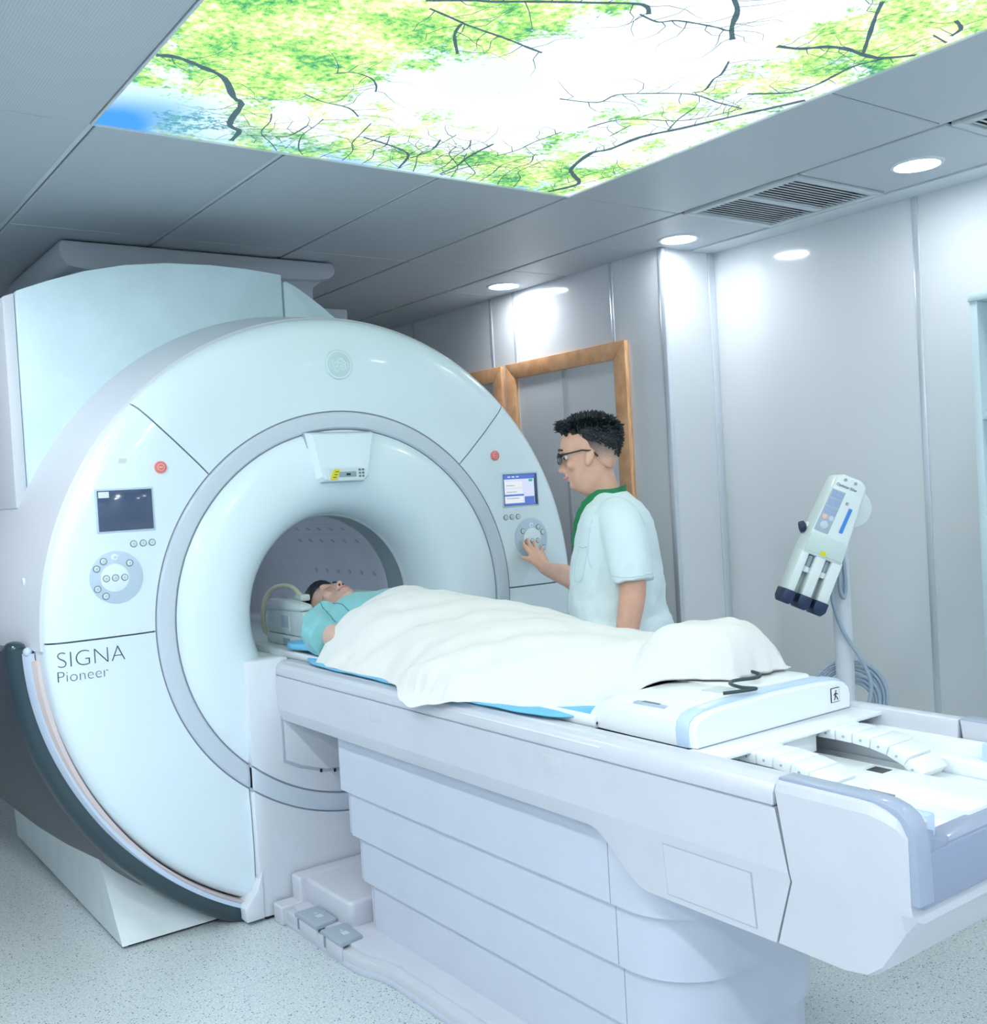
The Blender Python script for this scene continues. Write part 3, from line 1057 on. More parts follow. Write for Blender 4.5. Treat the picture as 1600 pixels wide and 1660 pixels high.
def colpiece(name, zlo, zhi, yo, m, back=3.60, xa=-1, xb=1, bev=0.004):
    """a slice of the column between two z(x) curves"""
    bm = bmesh.new()
    X = [IX + CX * (xa + (xb - xa) * i / nn) for i in range(nn + 1)]
    A = [bm.verts.new((x, col_y(x) + yo, zlo(x))) for x in X]
    B = [bm.verts.new((x, col_y(x) + yo, zhi(x))) for x in X]
    Cc = [bm.verts.new((x, back, zlo(x))) for x in X]
    D = [bm.verts.new((x, back, zhi(x))) for x in X]
    for i in range(nn):
        bm.faces.new((A[i], A[i + 1], B[i + 1], B[i]))
        bm.faces.new((Cc[i], D[i], D[i + 1], Cc[i + 1]))
        bm.faces.new((A[i], Cc[i], Cc[i + 1], A[i + 1]))
        bm.faces.new((B[i], B[i + 1], D[i + 1], D[i]))
    bm.faces.new((A[0], B[0], D[0], Cc[0]))
    bm.faces.new((A[-1], Cc[-1], D[-1], B[-1]))
    sharp_bevel(bm, bev, 2, 50)
    return finish(name, bm, m, G, angle=40)


def arc(r):
    return lambda x: IZ - math.sqrt(max(0.0, r * r - (x - IX) ** 2))


colpiece('column_lower', lambda x: 0.012, arc(0.746), 0.0, 'column_white')
colpiece('column_ring', arc(0.741), arc(0.679), -0.006, 'ring_grey')
colpiece('column_ring_gap', arc(0.75), arc(0.67), 0.010, 'seam_grey', bev=0)
colpiece('column_upper', arc(0.674), lambda x: 0.918 if abs(x - IX) > 0.30 else 0.83, 0.0, 'column_white')
# flared foot of the column
for s in (-1, 1):
    prism('column_foot', [(IX + s * (CX - 0.01), 0.012), (IX + s * (CX + 0.058), 0.012), (IX + s * (CX + 0.062), 0.060), (IX + s * (CX + 0.012), 0.115), (IX + s * (CX - 0.01), 0.18)], 'xz', YC + 0.004, 3.62, 'column_white', G, 0.005)
box('column_gap', (IX - CX + 0.02, 3.50, 0.0), (IX + CX - 0.02, 3.62, 0.014), 'black', G, bev=0)
# docking recess
prism('dock_recess', [(1.538, 0.72), (1.538, 0.545), (1.60, 0.512), (1.70, 0.478), (1.876, 0.462), (2.052, 0.478), (2.152, 0.512), (2.214, 0.545), (2.214, 0.72)], 'xz', YC - 0.0035, YC + 0.01, 'seam_grey', G, 0.002)
prism('dock_door', [(1.547, 0.72), (1.547, 0.552), (1.605, 0.522), (1.70, 0.490), (1.876, 0.474), (2.052, 0.490), (2.147, 0.522), (2.205, 0.552), (2.205, 0.72)], 'xz', YC - 0.005, YC + 0.01, 'shell_lavender', G, 0.002)
for x, z in ((1.68, 0.488), (1.735, 0.478)):
    box('dock_latch', (x - 0.004, YC - 0.008, z - 0.006), (x + 0.004, YC - 0.002, z + 0.006), 'black', G, bev=0.001)


# control panels, both sides
def fy(r):
    for a, b in zip(FACE, FACE[1:]):
        if a[0] <= r <= b[0]:
            return a[1] + (b[1] - a[1]) * (r - a[0]) / (b[0] - a[0])
    return 3.52


def fp(dx, dz, out=0.0):
    return Vector((IX + dx, fy(math.hypot(dx, dz)) - out, IZ + dz))


def fdisc(name, dx, dz, r, h, m, parent, n=24, bev=0.001, y=None):
    p = fp(dx, dz)
    if y is not None:
        p.y = y
    return cyl(name, p + Vector((0, 0.004, 0)), p - Vector((0, h, 0)), r, m, parent, n=n, bev=bev)


def fbox(name, x0, x1, z0, z1, h, m, parent, bev=0.002, y=None):
    if y is None:
        y = FY if FY is not None else fp((x0 + x1) / 2, (z0 + z1) / 2).y
    return box(name, (IX + x0, y - h, IZ + z0), (IX + x1, y + 0.004, IZ + z1), m, parent, bev=bev)


FY = None


def button(dx, dz, parent, white=False, y=None):
    b = fdisc('button', dx, dz, 0.0115, 0.0022, 'badge_line' if white else 'button_rim', parent, y=y)
    fdisc('button_cap', dx, dz, 0.0092, 0.0036, 'shell_white' if white else 'button_white', b, y=y)
    fdisc('button_mark', dx, dz, 0.0035, 0.0040, 'ink_light', b, n=6, bev=0, y=y)
    return b


def glyph_ring(name, dx, dz, r, h, m, parent, w=0.0022):
    bm = bmesh.new()
    p = fp(dx, dz, h)
    n = 28
    R = [[bm.verts.new(p + Vector((math.cos(2 * PI * k / n) * q, d, math.sin(2 * PI * k / n) * q))) for q, d in ((r, 0), (r + w, 0), (r + w, 0.002), (r, 0.002))] for k in range(n)]
    for k in range(n):
        a, b = R[k], R[(k + 1) % n]
        for i in range(4):
            bm.faces.new((a[i], a[(i + 1) % 4], b[(i + 1) % 4], b[i]))
    return finish(name, bm, m, parent)


for s in (-1, 1):
    xs0, xs1 = sorted((s * 0.733, s * 0.912))
    FY = 3.5162
    if s < 0:
        fr = fbox('display', xs0 - 0.006, xs1 + 0.006, 0.346, 0.492, 0.0015, 'dial_blue', G)
        sc = fbox('display_screen', xs0, xs1, 0.352, 0.486, 0.003, 'screen_off', fr)
        fbox('display_label', xs0 + 0.004, xs0 + 0.038, 0.462, 0.482, 0.0036, 'paper', fr, bev=0)
    else:
        fr = fbox('display', xs0 - 0.006, xs1 + 0.006, 0.337, 0.482, 0.0015, 'dial_blue', G)
        a0, a1, b0, b1 = xs0, xs1, 0.343, 0.476
        fbox('display_screen', a0, a1, b0, b1, 0.003, 'screen_off', fr)
        e = 0.0036
        fbox('screen_page', a0 + 0.003, a1 - 0.018, b0 + 0.010, b1 - 0.022, e, 'screen_white', fr, 0)
        fbox('screen_bar', a0 + 0.003, a1 - 0.014, b1 - 0.022, b1 - 0.003, e, 'screen_blue', fr, 0)
        fbox('screen_bar', a0 + 0.003, a1 - 0.014, b0 + 0.002, b0 + 0.010, e, 'screen_blue', fr, 0)
        fbox('screen_field', a0 + 0.006, a0 + 0.098, b0 + 0.075, b1 - 0.032, e + 0.0004, 'screen_cream', fr, 0)
        fbox('screen_field', a0 + 0.006, a0 + 0.098, b0 + 0.050, b0 + 0.070, e + 0.0004, 'screen_cream', fr, 0)
        fbox('screen_bar', a0 + 0.003, a0 + 0.104, b0 + 0.040, b0 + 0.047, e + 0.0004, 'screen_blue', fr, 0)
        fbox('screen_field', a0 + 0.006, a0 + 0.098, b0 + 0.013, b0 + 0.038, e + 0.0004, 'screen_cream', fr, 0)
        fbox('screen_icon', a1 - 0.046, a1 - 0.026, b1 - 0.034, b1 - 0.024, e + 0.0004, 'screen_green', fr, 0)
        fbox('screen_bar', a1 - 0.072, a1 - 0.020, b0 + 0.010, b0 + 0.036, e + 0.0004, 'screen_blue', fr, 0)
        for k in range(3):
            fbox('screen_text_line', a0 + 0.012, a0 + 0.055 + 0.012 * k, b0 + 0.083 - 0.027 * k, b0 + 0.086 - 0.027 * k, e + 0.0008, 'keypad', fr, 0)
        for k in range(3):
            fbox('screen_text_line', a0 + 0.022 + 0.022 * k, a0 + 0.036 + 0.022 * k, b1 - 0.015, b1 - 0.010, e + 0.0008, 'screen_white', fr, 0)
    FY = None
    zb = 0.306 if s < 0 else 0.296
    for q in (0.741, 0.771, 0.803):
        button(s * q, zb, G)
    dl = fdisc('control_dial', s * 0.866, 0.201, 0.086, 0.0016, 'dial_blue', G, n=48, y=3.5160)
    fdisc('dial_center', s * 0.871, 0.199, 0.046, 0.0026, 'shell_white', dl, n=40, y=3.5160)
    for q, z, w in ((0.905, 0.256, 0), (0.928, 0.233, 0), (0.868, 0.266, 1), (0.821, 0.244, 0), (0.899, 0.199, 0), (0.870, 0.199, 0), (0.840, 0.198, 0), (0.929, 0.167, 0), (0.904, 0.142, 0)):
        if s > 0:
            z -= 0.011
        button(s * q, z, dl, bool(w), y=3.5145)
    es = fdisc('stop_button', s * 0.698, 0.556, 0.0205, 0.007, 'red', G, n=32, bev=0.002)
    glyph_ring('stop_mark', s * 0.698, 0.556, 0.010, 0.0080, 'red_pale', es)
    fbox('stop_mark', s * 0.698 - 0.006, s * 0.698 + 0.006, 0.554, 0.558, 0.008, 'red_pale', es, 0)
lb = fbox('data_label', -0.835, -0.805, 0.572, 0.590, 0.0006, 'paper', G, 0)
for k in range(3):
    fbox('label_line', -0.833, -0.812 + 0.002 * k, 0.5755 + 0.005 * k, 0.5765 + 0.005 * k, 0.0009, 'ink_light', lb, 0)

# round badge with a curly monogram
bd = fdisc('badge', -0.003, 0.917, 0.056, 0.004, 'badge', G, n=56, bev=0.002)
glyph_ring('badge_ring', -0.003, 0.917, 0.048, 0.0052, 'badge_line', bd, 0.004)
for pts in ([(-.020, .018), (-.028, .004), (-.018, -.012), (-.004, -.004), (-.010, .010), (-.022, .000)],
            [(.006, .022), (-.004, .014), (.004, .004), (.018, .012), (.012, .024), (.004, .016)],
            [(.004, .000), (.012, -.018), (.026, -.014), (.024, .002), (.012, -.004), (.018, -.012)],
            [(-.020, -.016), (-.008, -.026), (.004, -.018)], [(.022, .016), (.030, .004)], [(-.036, .008), (-.040, -.004), (-.034, -.014)], [(.036, .010), (.041, -.002), (.035, -.014)]):
    bm = bmesh.new()
    add_tube(bm, spline([fp(-0.003 + a, 0.917 + b, 0.0045) for a, b in pts], 5), 0.0018, 6)
    finish('badge_curl', bm, 'badge_line', bd)

# laser alignment unit above the bore
lp = [(-0.162, 0.662), (0.115, 0.662), (0.082, 0.492), (0.066, 0.478), (-0.112, 0.478), (-0.128, 0.492)]


def laser_ring(y, k, dz=0.0):
    cx_, cz_ = -0.023, 0.57
    return [Vector((IX + cx_ + (a - cx_) * k, y, IZ + cz_ + (b - cz_) * k + dz)) for a, b in lp]


lz = loft('laser_unit', [laser_ring(3.53, 1.0), laser_ring(3.508, 1.0), laser_ring(3.488, 0.965), laser_ring(3.476, 0.90)], 'shell_white', G, angle=30)
loft('laser_gap', [laser_ring(3.535, 1.03), laser_ring(3.5125, 1.03)], 'seam_grey', lz)
wedge = [(-0.105, 0.528), (0.052, 0.528), (0.045, 0.486), (-0.098, 0.486)]
loft('laser_nose', [[Vector((IX + a, 3.475, IZ + b)) for a, b in wedge], [Vector((IX + a * 0.97, 3.455, IZ + b - 0.004)) for a, b in wedge]], 'button_white', lz, angle=20)
box('laser_window', (IX - 0.060, 3.4535, IZ + 0.494), (IX + 0.012, 3.456, IZ + 0.514), 'label_grey', lz, bev=0.001)
box('laser_aperture', (IX - 0.030, 3.4528, IZ + 0.500), (IX - 0.012, 3.4545, IZ + 0.508), 'black', lz, bev=0.001)
prism('warning_label', [(IX - 0.098, IZ + 0.486), (IX - 0.070, IZ + 0.486), (IX - 0.054, IZ + 0.524), (IX - 0.080, IZ + 0.524)], 'xz', 3.4522, 3.4565, 'yellow', lz)
for k in range(3):
    box('label_line', (IX - 0.086 + 0.005 * k, 3.4518, IZ + 0.493 + 0.010 * k), (IX - 0.072 + 0.005 * k, 3.453, IZ + 0.4955 + 0.010 * k), 'black', lz, bev=0)
for k in range(6):
    a = IX + 0.022 + 0.014 * (k % 2)
    b = IZ + 0.492 + 0.012 * (k // 2)
    glyph = box('laser_mark', (a, 3.4528, b), (a + 0.009, 3.4545, b + 0.007), 'button_rim', lz, bev=0.001)

# lettering, wrapped on the curved cover
def on_face(p):
    return Vector((p.x, fy(math.hypot(p.x - IX, p.z - IZ)) - 0.0014, p.z))


text_mesh('lettering', 'SIGNA', 0.077, fp(-1.068, -0.073, 0.0008), (0.97, 0, 0), (0, 0, 0.97), 'ink', G, offset=-0.0019, xf=on_face)
text_mesh('lettering', 'Pioneer', 0.0525, fp(-1.070, -0.119, 0.0008), (0.97, 0, 0), (0, 0, 0.97), 'ink', G, offset=-0.0011, xf=on_face)

# ceiling duct cover above the magnet
D = thing('ceiling_duct_cover', (1.775, 4.9, ZC), 'pale grey exhaust duct cover between the scanner top and the ceiling', 'duct cover')
prism('duct_slab', [(1.148, 2.590), (2.385, 2.590), (2.400, 2.560), (2.392, 2.532), (2.36, 2.512), (2.30, 2.500), (1.25, 2.470), (1.17, 2.482), (1.145, 2.52), (1.140, 2.56)], 'xz', 4.47, 5.45, 'duct', D, 0.018)
prism('duct_neck', [(1.34, 2.50), (2.34, 2.51), (2.29, 2.47), (2.283, 2.2), (1.34, 2.2)], 'xz', 4.50, 5.20, 'duct', D, 0.012)
box('duct_box', (2.30, 4.60, 2.19), (2.52, 5.0, 2.40), 'duct', D, bev=0.01)

# ================================================================== PATIENT TABLE
T = thing('patient_table', (IX, 2.3, 0.0), 'long white motorised patient table docked to the scanner', 'table')
HW = 0.346
XN, XF = IX - HW, IX + HW


def yseam(z):
    return lerp_table([(0.585, 1.298), (0.70, 1.245), (0.74, 1.250), (0.86, 1.274), (0.92, 1.277)], z)[0]


def body_ring(y, zb, seam=0, hw=HW, top=0.857):
    ins = 0.014
    half = [(-hw + ins + 0.02, zb), (-hw + ins, zb + 0.008), (-hw + 0.003, 0.726), (-hw, 0.740), (-hw, top), (-hw + 0.055, top), (-hw + 0.055, 0.80)]
    ring = half + [(-a, z) for a, z in reversed(half)]
    return [Vector((IX + a, (yseam(z) + seam * 0.002 if seam else y), z)) for a, z in ring]


rings = [body_ring(3.48, 0.690)]
for y, zb in [(1.85, 0.690)] + [(1.83 - 0.19 * q / 14, 0.5855 + 0.1045 * (1 - (q / 14) ** 2 * (3 - 2 * q / 14))) for q in range(15)] + [(1.45, 0.585)]:
    rings.append(body_ring(y, zb))
rings.append(body_ring(0, 0.585, 1))
loft('table_body', rings, 'table_white', T, angle=10)
for s in (1, -1):
    def mx(a):
        return IX - s * (IX - a)
    nm = 'side_rail'
    prism(nm, [(mx(1.53), 0.861), (mx(1.531), 0.884), (mx(1.540), 0.900), (mx(1.556), 0.909), (mx(1.592), 0.909), (mx(1.596), 0.861)], 'xz', 1.279, 3.48, 'table_white', T, 0.002)
    box('rail_groove', (min(mx(1.534), mx(1.59)), 1.285, 0.852), (max(mx(1.534), mx(1.59)), 3.47, 0.866), 'seam_grey', T, bev=0)
    prism('rail_inlay', [(mx(1.5305), 0.8865), (mx(1.5555), 0.9105), (mx(1.5585), 0.9085), (mx(1.535), 0.884)], 'xz', 1.76, 3.44, 'rail_inlay', T, 0.001)
    # inner ledges of the channel
    box('channel_ledge', (min(mx(1.594), mx(1.618)), 1.06, 0.80), (max(mx(1.594), mx(1.618)), 1.9, 0.872), 'cradle_white', T, bev=0.005)
    box('channel_ledge', (min(mx(1.618), mx(1.668)), 1.06, 0.80), (max(mx(1.618), mx(1.668)), 1.9, 0.842), 'cradle_white', T, bev=0.005)
    box('channel_step', (min(mx(1.60), mx(1.64)), 1.02, 0.80), (max(mx(1.60), mx(1.64)), 1.20, 0.880), 'pale_blue', T, bev=0.004)
    # service caps on the side
    for y0_, y1_, z0_, z1_ in ((2.74, 2.81, 0.794, 0.844), (1.896, 1.964, 0.794, 0.839)):
        box('service_cap', (min(mx(1.5288), mx(1.535)), y0_, z0_), (max(mx(1.5288), mx(1.535)), y1_, z1_), 'table_white', T, bev=0.001)
        box('service_cap_joint', (min(mx(1.5294), mx(1.534)), y0_ - 0.0025, z0_ - 0.0025), (max(mx(1.5294), mx(1.534)), y1_ + 0.0025, z1_ + 0.0025), 'rail_inlay', T, bev=0)

    # access door on the sloping lower side
    def slope(z, off):
        k = (0.726 - z) / (0.726 - 0.593)
        return mx(1.5325 + 0.0112 * k - off)

    def plate(name, y0, y1, z0, z1, off, m):
        bm = bmesh.new()
        A = [bm.verts.new((slope(z, off), y, z)) for y, z in ((y0, z0), (y1, z0), (y1, z1), (y0, z1))]
        B = [bm.verts.new((slope(z, -0.004), y, z)) for y, z in ((y0, z0), (y1, z0), (y1, z1), (y0, z1))]
        bm.faces.new(A)
        bm.faces.new(B[::-1])
        for i in range(4):
            bm.faces.new((A[i], B[i], B[(i + 1) % 4], A[(i + 1) % 4]))
        finish(name, bm, m, T)
    plate('access_door_joint', 1.342, 1.580, 0.606, 0.718, 0.0006, 'seam_grey')
    plate('access_door', 1.3445, 1.5775, 0.6085, 0.7155, 0.0016, 'table_white')


# end cap
def cap_ring(y, zb, hw, top, mid, seam=0):
    ins = 0.016
    half = [(-hw + ins + 0.02, zb), (-hw + ins, zb + 0.008), (-hw + 0.003, max(zb + 0.012, 0.726)), (-hw, max(zb + 0.02, 0.740)), (-hw, top - 0.02), (-hw + 0.006, top - 0.006), (-hw + 0.02, top), (-hw + 0.06, top), (-hw + 0.06, mid)]
    ring = half + [(-a, z) for a, z in reversed(half)]
    return [Vector((IX + a, (yseam(z) - 0.002 if seam else y), z)) for a, z in ring]


loft('end_cap', [cap_ring(0, 0.585, HW, 0.909, 0.80, 1), cap_ring(1.15, 0.583, HW, 0.909, 0.80), cap_ring(1.105, 0.590, HW, 0.909, 0.80), cap_ring(1.075, 0.612, HW - 0.001, 0.908, 0.80),
                 cap_ring(1.05, 0.650, HW - 0.003, 0.902, 0.80), cap_ring(1.03, 0.682, HW - 0.007, 0.893, 0.80), cap_ring(1.012, 0.706, HW - 0.014, 0.875, 0.80)], 'table_white', T, angle=16)
# grey end bumper: U shape wrapping the end
ub = [(-0.322, 0.744), (-0.326, 0.765), (-0.326, 0.828), (0.326, 0.828), (0.326, 0.765), (0.322, 0.744), (0.31, 0.735), (-0.31, 0.735)]
prism('end_bumper', [(IX + a, z) for a, z in ub], 'xz', 1.000, 1.045, 'bumper_grey', T, 0.004)
for s in (-1, 1):
    x = IX + s * 0.309
    prism('bumper_top', [(1.277, 0.900), (1.277, 0.9125), (1.09, 0.9125), (1.055, 0.910), (1.030, 0.902), (1.012, 0.888), (1.003, 0.868), (0.999, 0.84), (0.996, 0.745), (1.03, 0.745), (1.035, 0.85), (1.07, 0.895)], 'yz', x - 0.022, x + 0.022, 'bumper_grey_lit', T, 0.003)
    box('bumper_step', (x - s * 0.026 - 0.012, 1.002, 0.82), (x - s * 0.026 + 0.012, 1.05, 0.862), 'bumper_grey', T, bev=0.003)
    box('bumper_step', (x - s * 0.058 - 0.024, 1.002, 0.82), (x - s * 0.058 + 0.024, 1.05, 0.842), 'bumper_grey', T, bev=0.003)
box('bumper_lip', (IX - 0.288, 1.004, 0.820), (IX + 0.288, 1.06, 0.832), 'bumper_grey', T, bev=0.003)
# deck in the channel
box('channel_deck', (IX - 0.205, 1.05, 0.795), (IX + 0.205, 1.9, 0.812), 'cradle_white', T, bev=0.003)
dk = box('center_deck', (1.795, 1.05, 0.81), (1.957, 1.95, 0.840), 'cradle_white', T, bev=0.005)
box('deck_socket', (1.885, 1.285, 0.838), (1.945, 1.345, 0.8418), 'button_white', dk, bev=0.001)
box('deck_socket_contact', (1.897, 1.295, 0.840), (1.933, 1.335, 0.8426), 'black', dk, bev=0.001)
box('deck_joint', (1.789, 1.20, 0.806), (1.795, 1.44, 0.8395), 'seam_dark', dk, bev=0)


# cable drag chains
def chain(x0, x1):
    path = spline([(0, 1.66, 0.884), (0, 1.52, 0.885), (0, 1.40, 0.884), (0, 1.325, 0.872), (0, 1.272, 0.848), (0, 1.245, 0.818)], 8)
    ch = None
    d = 0
    marks = [path[0]]
    for a, b in zip(path, path[1:]):
        d += (b - a).length
        if d > 0.040:
            marks.append(b)
            d = 0
    for i, (a, b) in enumerate(zip(marks, marks[1:])):
        t = (b - a).normalized()
        nrm = Vector((0, -t.z, t.y))
        if nrm.z < 0:
            nrm = -nrm
        bm = bmesh.new()
        ring = []
        for p in (a + t * 0.001, b - t * 0.001):
            ring.append([Vector((x, p.y, p.z)) + nrm * h for x, h in ((x0, -0.012), (x1, -0.012), (x1, 0.011), (x0, 0.011))])
        add_loft(bm, ring)
        sharp_bevel(bm, 0.003, 2)
        lk = finish('chain_link', bm, 'cradle_white', T)
        for xs_ in (x0 - 0.0005, x1 + 0.0005):
            c = (a + b) / 2
            cyl('link_pin', (xs_ - 0.001, c.y, c.z), (xs_ + 0.001, c.y, c.z), 0.003, 'seam_grey', lk, n=8, bev=0)


chain(1.962, 2.058)
chain(1.694, 1.790)

# cradle
cr_ = box('cradle', (1.606, 1.86, 0.900), (2.146, 3.93, 0.922), 'cradle_green', T, bev=0.006)
for s in (-1, 1):
    box('cradle_edge', (IX + s * 0.262 - 0.010, 1.86, 0.905), (IX + s * 0.262 + 0.010, 3.93, 0.930), 'cradle_white', cr_, bev=0.005)
arch = [(1.615, 0.903), (1.612, 0.940), (1.617, 0.958), (1.632, 0.970), (1.66, 0.977), (1.72, 0.982), (1.888, 0.986), (2.056, 0.982), (2.116, 0.977), (2.144, 0.970), (2.160, 0.958), (2.165, 0.940), (2.162, 0.903)]


def arch_ring(y, top, sx=1.0):
    cx_ = 1.888
    return [Vector((cx_ + (a - cx_) * sx, y, 0.903 + (z - 0.903) * top)) for a, z in arch]


cv = loft('cradle_end_cover', [arch_ring(1.89, 0.55, 0.975), arch_ring(1.875, 0.78, 0.985), arch_ring(1.84, 0.90, 0.99), arch_ring(1.76, 0.955), arch_ring(1.60, 0.97)], 'cradle_white', T, angle=35)
loft('cover_band', [arch_ring(1.602, 1.0, 1.002), arch_ring(1.580, 1.01, 1.004), arch_ring(1.568, 0.97, 0.995)], 'pale_blue', cv, angle=35)
fpn = loft('cover_front', [arch_ring(1.575, 0.93, 0.985), arch_ring(1.556, 0.92, 0.98), arch_ring(1.551, 0.87, 0.965)], 'cradle_white', cv, angle=35)
box('cover_joint', (1.625, 1.549, 0.898), (2.15, 1.56, 0.9035), 'seam_dark', cv, bev=0)
prism('cover_slot', [(1.64, 1.66), (1.73, 1.68), (1.73, 1.78), (1.64, 1.76)], 'xy', 0.95, 0.9735, 'keypad', cv, 0.001)
for k in range(4):
    box("slot_mark", (1.652 + 0.018 * k, 1.69, 0.970), (1.662 + 0.018 * k, 1.745, 0.9742), 'button_rim', cv, bev=0)
box('cover_plateau', (1.86, 1.62, 0.95), (2.10, 1.84, 0.985), 'cradle_white', cv, bev=0.008)
box('plateau_inlay', (1.80, 1.64, 0.95), (1.90, 1.70, 0.9825), 'rail_inlay', cv, bev=0.002)
# walking figure symbol
sg = box('symbol_plate', (2.081, 1.5488, 0.924), (2.113, 1.5505, 0.958), 'black', fpn, bev=0)
box('symbol_ground', (2.0825, 1.5482, 0.9255), (2.1115, 1.5495, 0.9565), 'paper', sg, bev=0)
for pts in ([(2.097, .951), (2.0975, .9505)], [(2.097, .948), (2.096, .940)], [(2.096, .940), (2.091, .929)], [(2.096, .940), (2.101, .935), (2.104, .929)], [(2.097, .946), (2.090, .941)], [(2.097, .946), (2.104, .942)]):
    bm = bmesh.new()
    add_tube(bm, [Vector((a, 1.5480, b)) for a, b in pts], 0.0026 if pts[0][1] > .95 else 0.0014, 6)
    finish('symbol_stroke', bm, 'black', sg)
box('cradle_flange', (1.602, 1.468, 0.8935), (2.178, 1.565, 0.9015), 'cradle_white', T, bev=0.002)
box('cradle_drive', (1.80, 1.50, 0.842), (1.955, 1.86, 0.893), 'cradle_white', T, bev=0.003)

# telescoping pedestal
tiers = [(0.705, 0.507, 1.584, 3.165, 1.585), (0.515, 0.360, 1.596, 3.125, 1.598), (0.368, 0.215, 1.608, 3.085, 1.612), (0.223, 0.035, 1.620, 3.048, 1.626)]
for k, (zt, zb, xa, ya, yb) in enumerate(tiers):
    xb = 2 * IX - xa
    ysm = 1.812 - 0.004 * k
    r = 0.17
    main = [(xa, ysm + 0.0015), (xa, ya - 0.03), (xa + 0.010, ya - 0.022), (xa + 0.03, ya), (xb - 0.03, ya), (xb, ya - 0.03), (xb, ysm + 0.0015)]
    prism('pedestal_tier', main, 'xy', zb, zt, 'pedestal_white', T, 0.0)
    arcp = [(xa, ysm - 0.0015)]
    for i in range(13):
        a = PI + PI / 2 * i / 12
        arcp.append((xa + r + r * math.cos(a), yb + r + r * math.sin(a)))
    for i in range(13):
        a = 1.5 * PI + PI / 2 * i / 12
        arcp.append((xb - r + r * math.cos(a), yb + r + r * math.sin(a)))
    arcp.append((xb, ysm - 0.0015))
    prism('pedestal_corner', arcp, 'xy', zb, zt, 'pedestal_white', T, 0.0)
    for x in (xa, xb):
        box('pedestal_joint', (x - 0.002 if x == xb else x + 0.0005, ysm - 0.004, zb + 0.002), (x - 0.0005 if x == xb else x + 0.002, ysm + 0.004, zt), 'seam_dark', T, bev=0)
    if k:
        box('pedestal_corner_strip', (xa + 0.006, ya - 0.014, zb), (xa + 0.02, ya - 0.006, zt - 0.01), 'table_white', T, bev=0.002)
# base foot
half = [(1.478, 3.43), (1.478, 2.955), (1.480, 2.91), (1.488, 2.87), (1.502, 2.83), (1.514, 2.79), (1.519, 2.74), (1.521, 1.86), (1.56, 1.76)]
foot = half + [(2 * IX - a, b) for a, b in reversed(half)]
ft = prism('base_foot', foot, 'xy', 0.004, 0.050, 'table_white', T, 0.006)
prism('base_foot_lip', [(IX + (a - IX) * 1.004, b) for a, b in foot], 'xy', 0.0, 0.020, 'pedestal_white', ft, 0.002)
half2 = [(a + 0.028, b - 0.03 if b > 3.4 else b) for a, b in half]
prism('base_foot_deck', half2 + [(2 * IX - a, b) for a, b in reversed(half2)], 'xy', 0.045, 0.062, 'table_white', ft, 0.005)
prism('base_hump', [(1.560, 3.44), (1.560, 3.10), (1.575, 3.08), (2.177, 3.08), (2.192, 3.10), (2.192, 3.44)], 'xy', 0.05, 0.145, 'table_white', T, 0.022, 3)
prism('base_flange', [(1.535, 3.47), (1.535, 3.40), (2.217, 3.40), (2.217, 3.47)], 'xy', 0.0, 0.150, 'table_white', T, 0.010, 3)
prism('base_flange', [(1.462, 3.47), (1.462, 3.40), (2.29, 3.40), (2.29, 3.47)], 'xy', 0.0, 0.066, 'table_white', T, 0.006, 3)
for i, (ya, yb) in enumerate(((3.15, 3.315), (2.975, 3.12))):
    pd = prism('foot_pedal', [(1.470, ya), (1.556, ya + 0.012), (1.562, yb - 0.004), (1.470, yb)], 'xy', 0.058, 0.074, 'pedal_grey', T, 0.005)
    prism('pedal_skirt', [(1.473, ya + 0.004), (1.480, ya + 0.004), (1.480, yb - 0.03), (1.473, yb - 0.03)], 'xy', 0.012, 0.062, 'table_white', pd, 0.002)
    box('pedal_slot', (1.4755, yb - 0.026, 0.018), (1.482, yb - 0.010, 0.052), 'seam_dark', pd, bev=0)
    yc = (ya + yb) / 2
    box('pedal_mark', (1.508, yc - 0.022, 0.073), (1.530, yc + 0.004, 0.0746), 'rail_inlay', pd, bev=0)
    prism('pedal_arrow', [(1.512, yc + 0.012), (1.526, yc + 0.012), (1.519, yc + 0.026)] if i else [(1.512, yc + 0.024), (1.526, yc + 0.024), (1.519, yc + 0.010)], 'xy', 0.073, 0.0746, 'rail_inlay', pd)


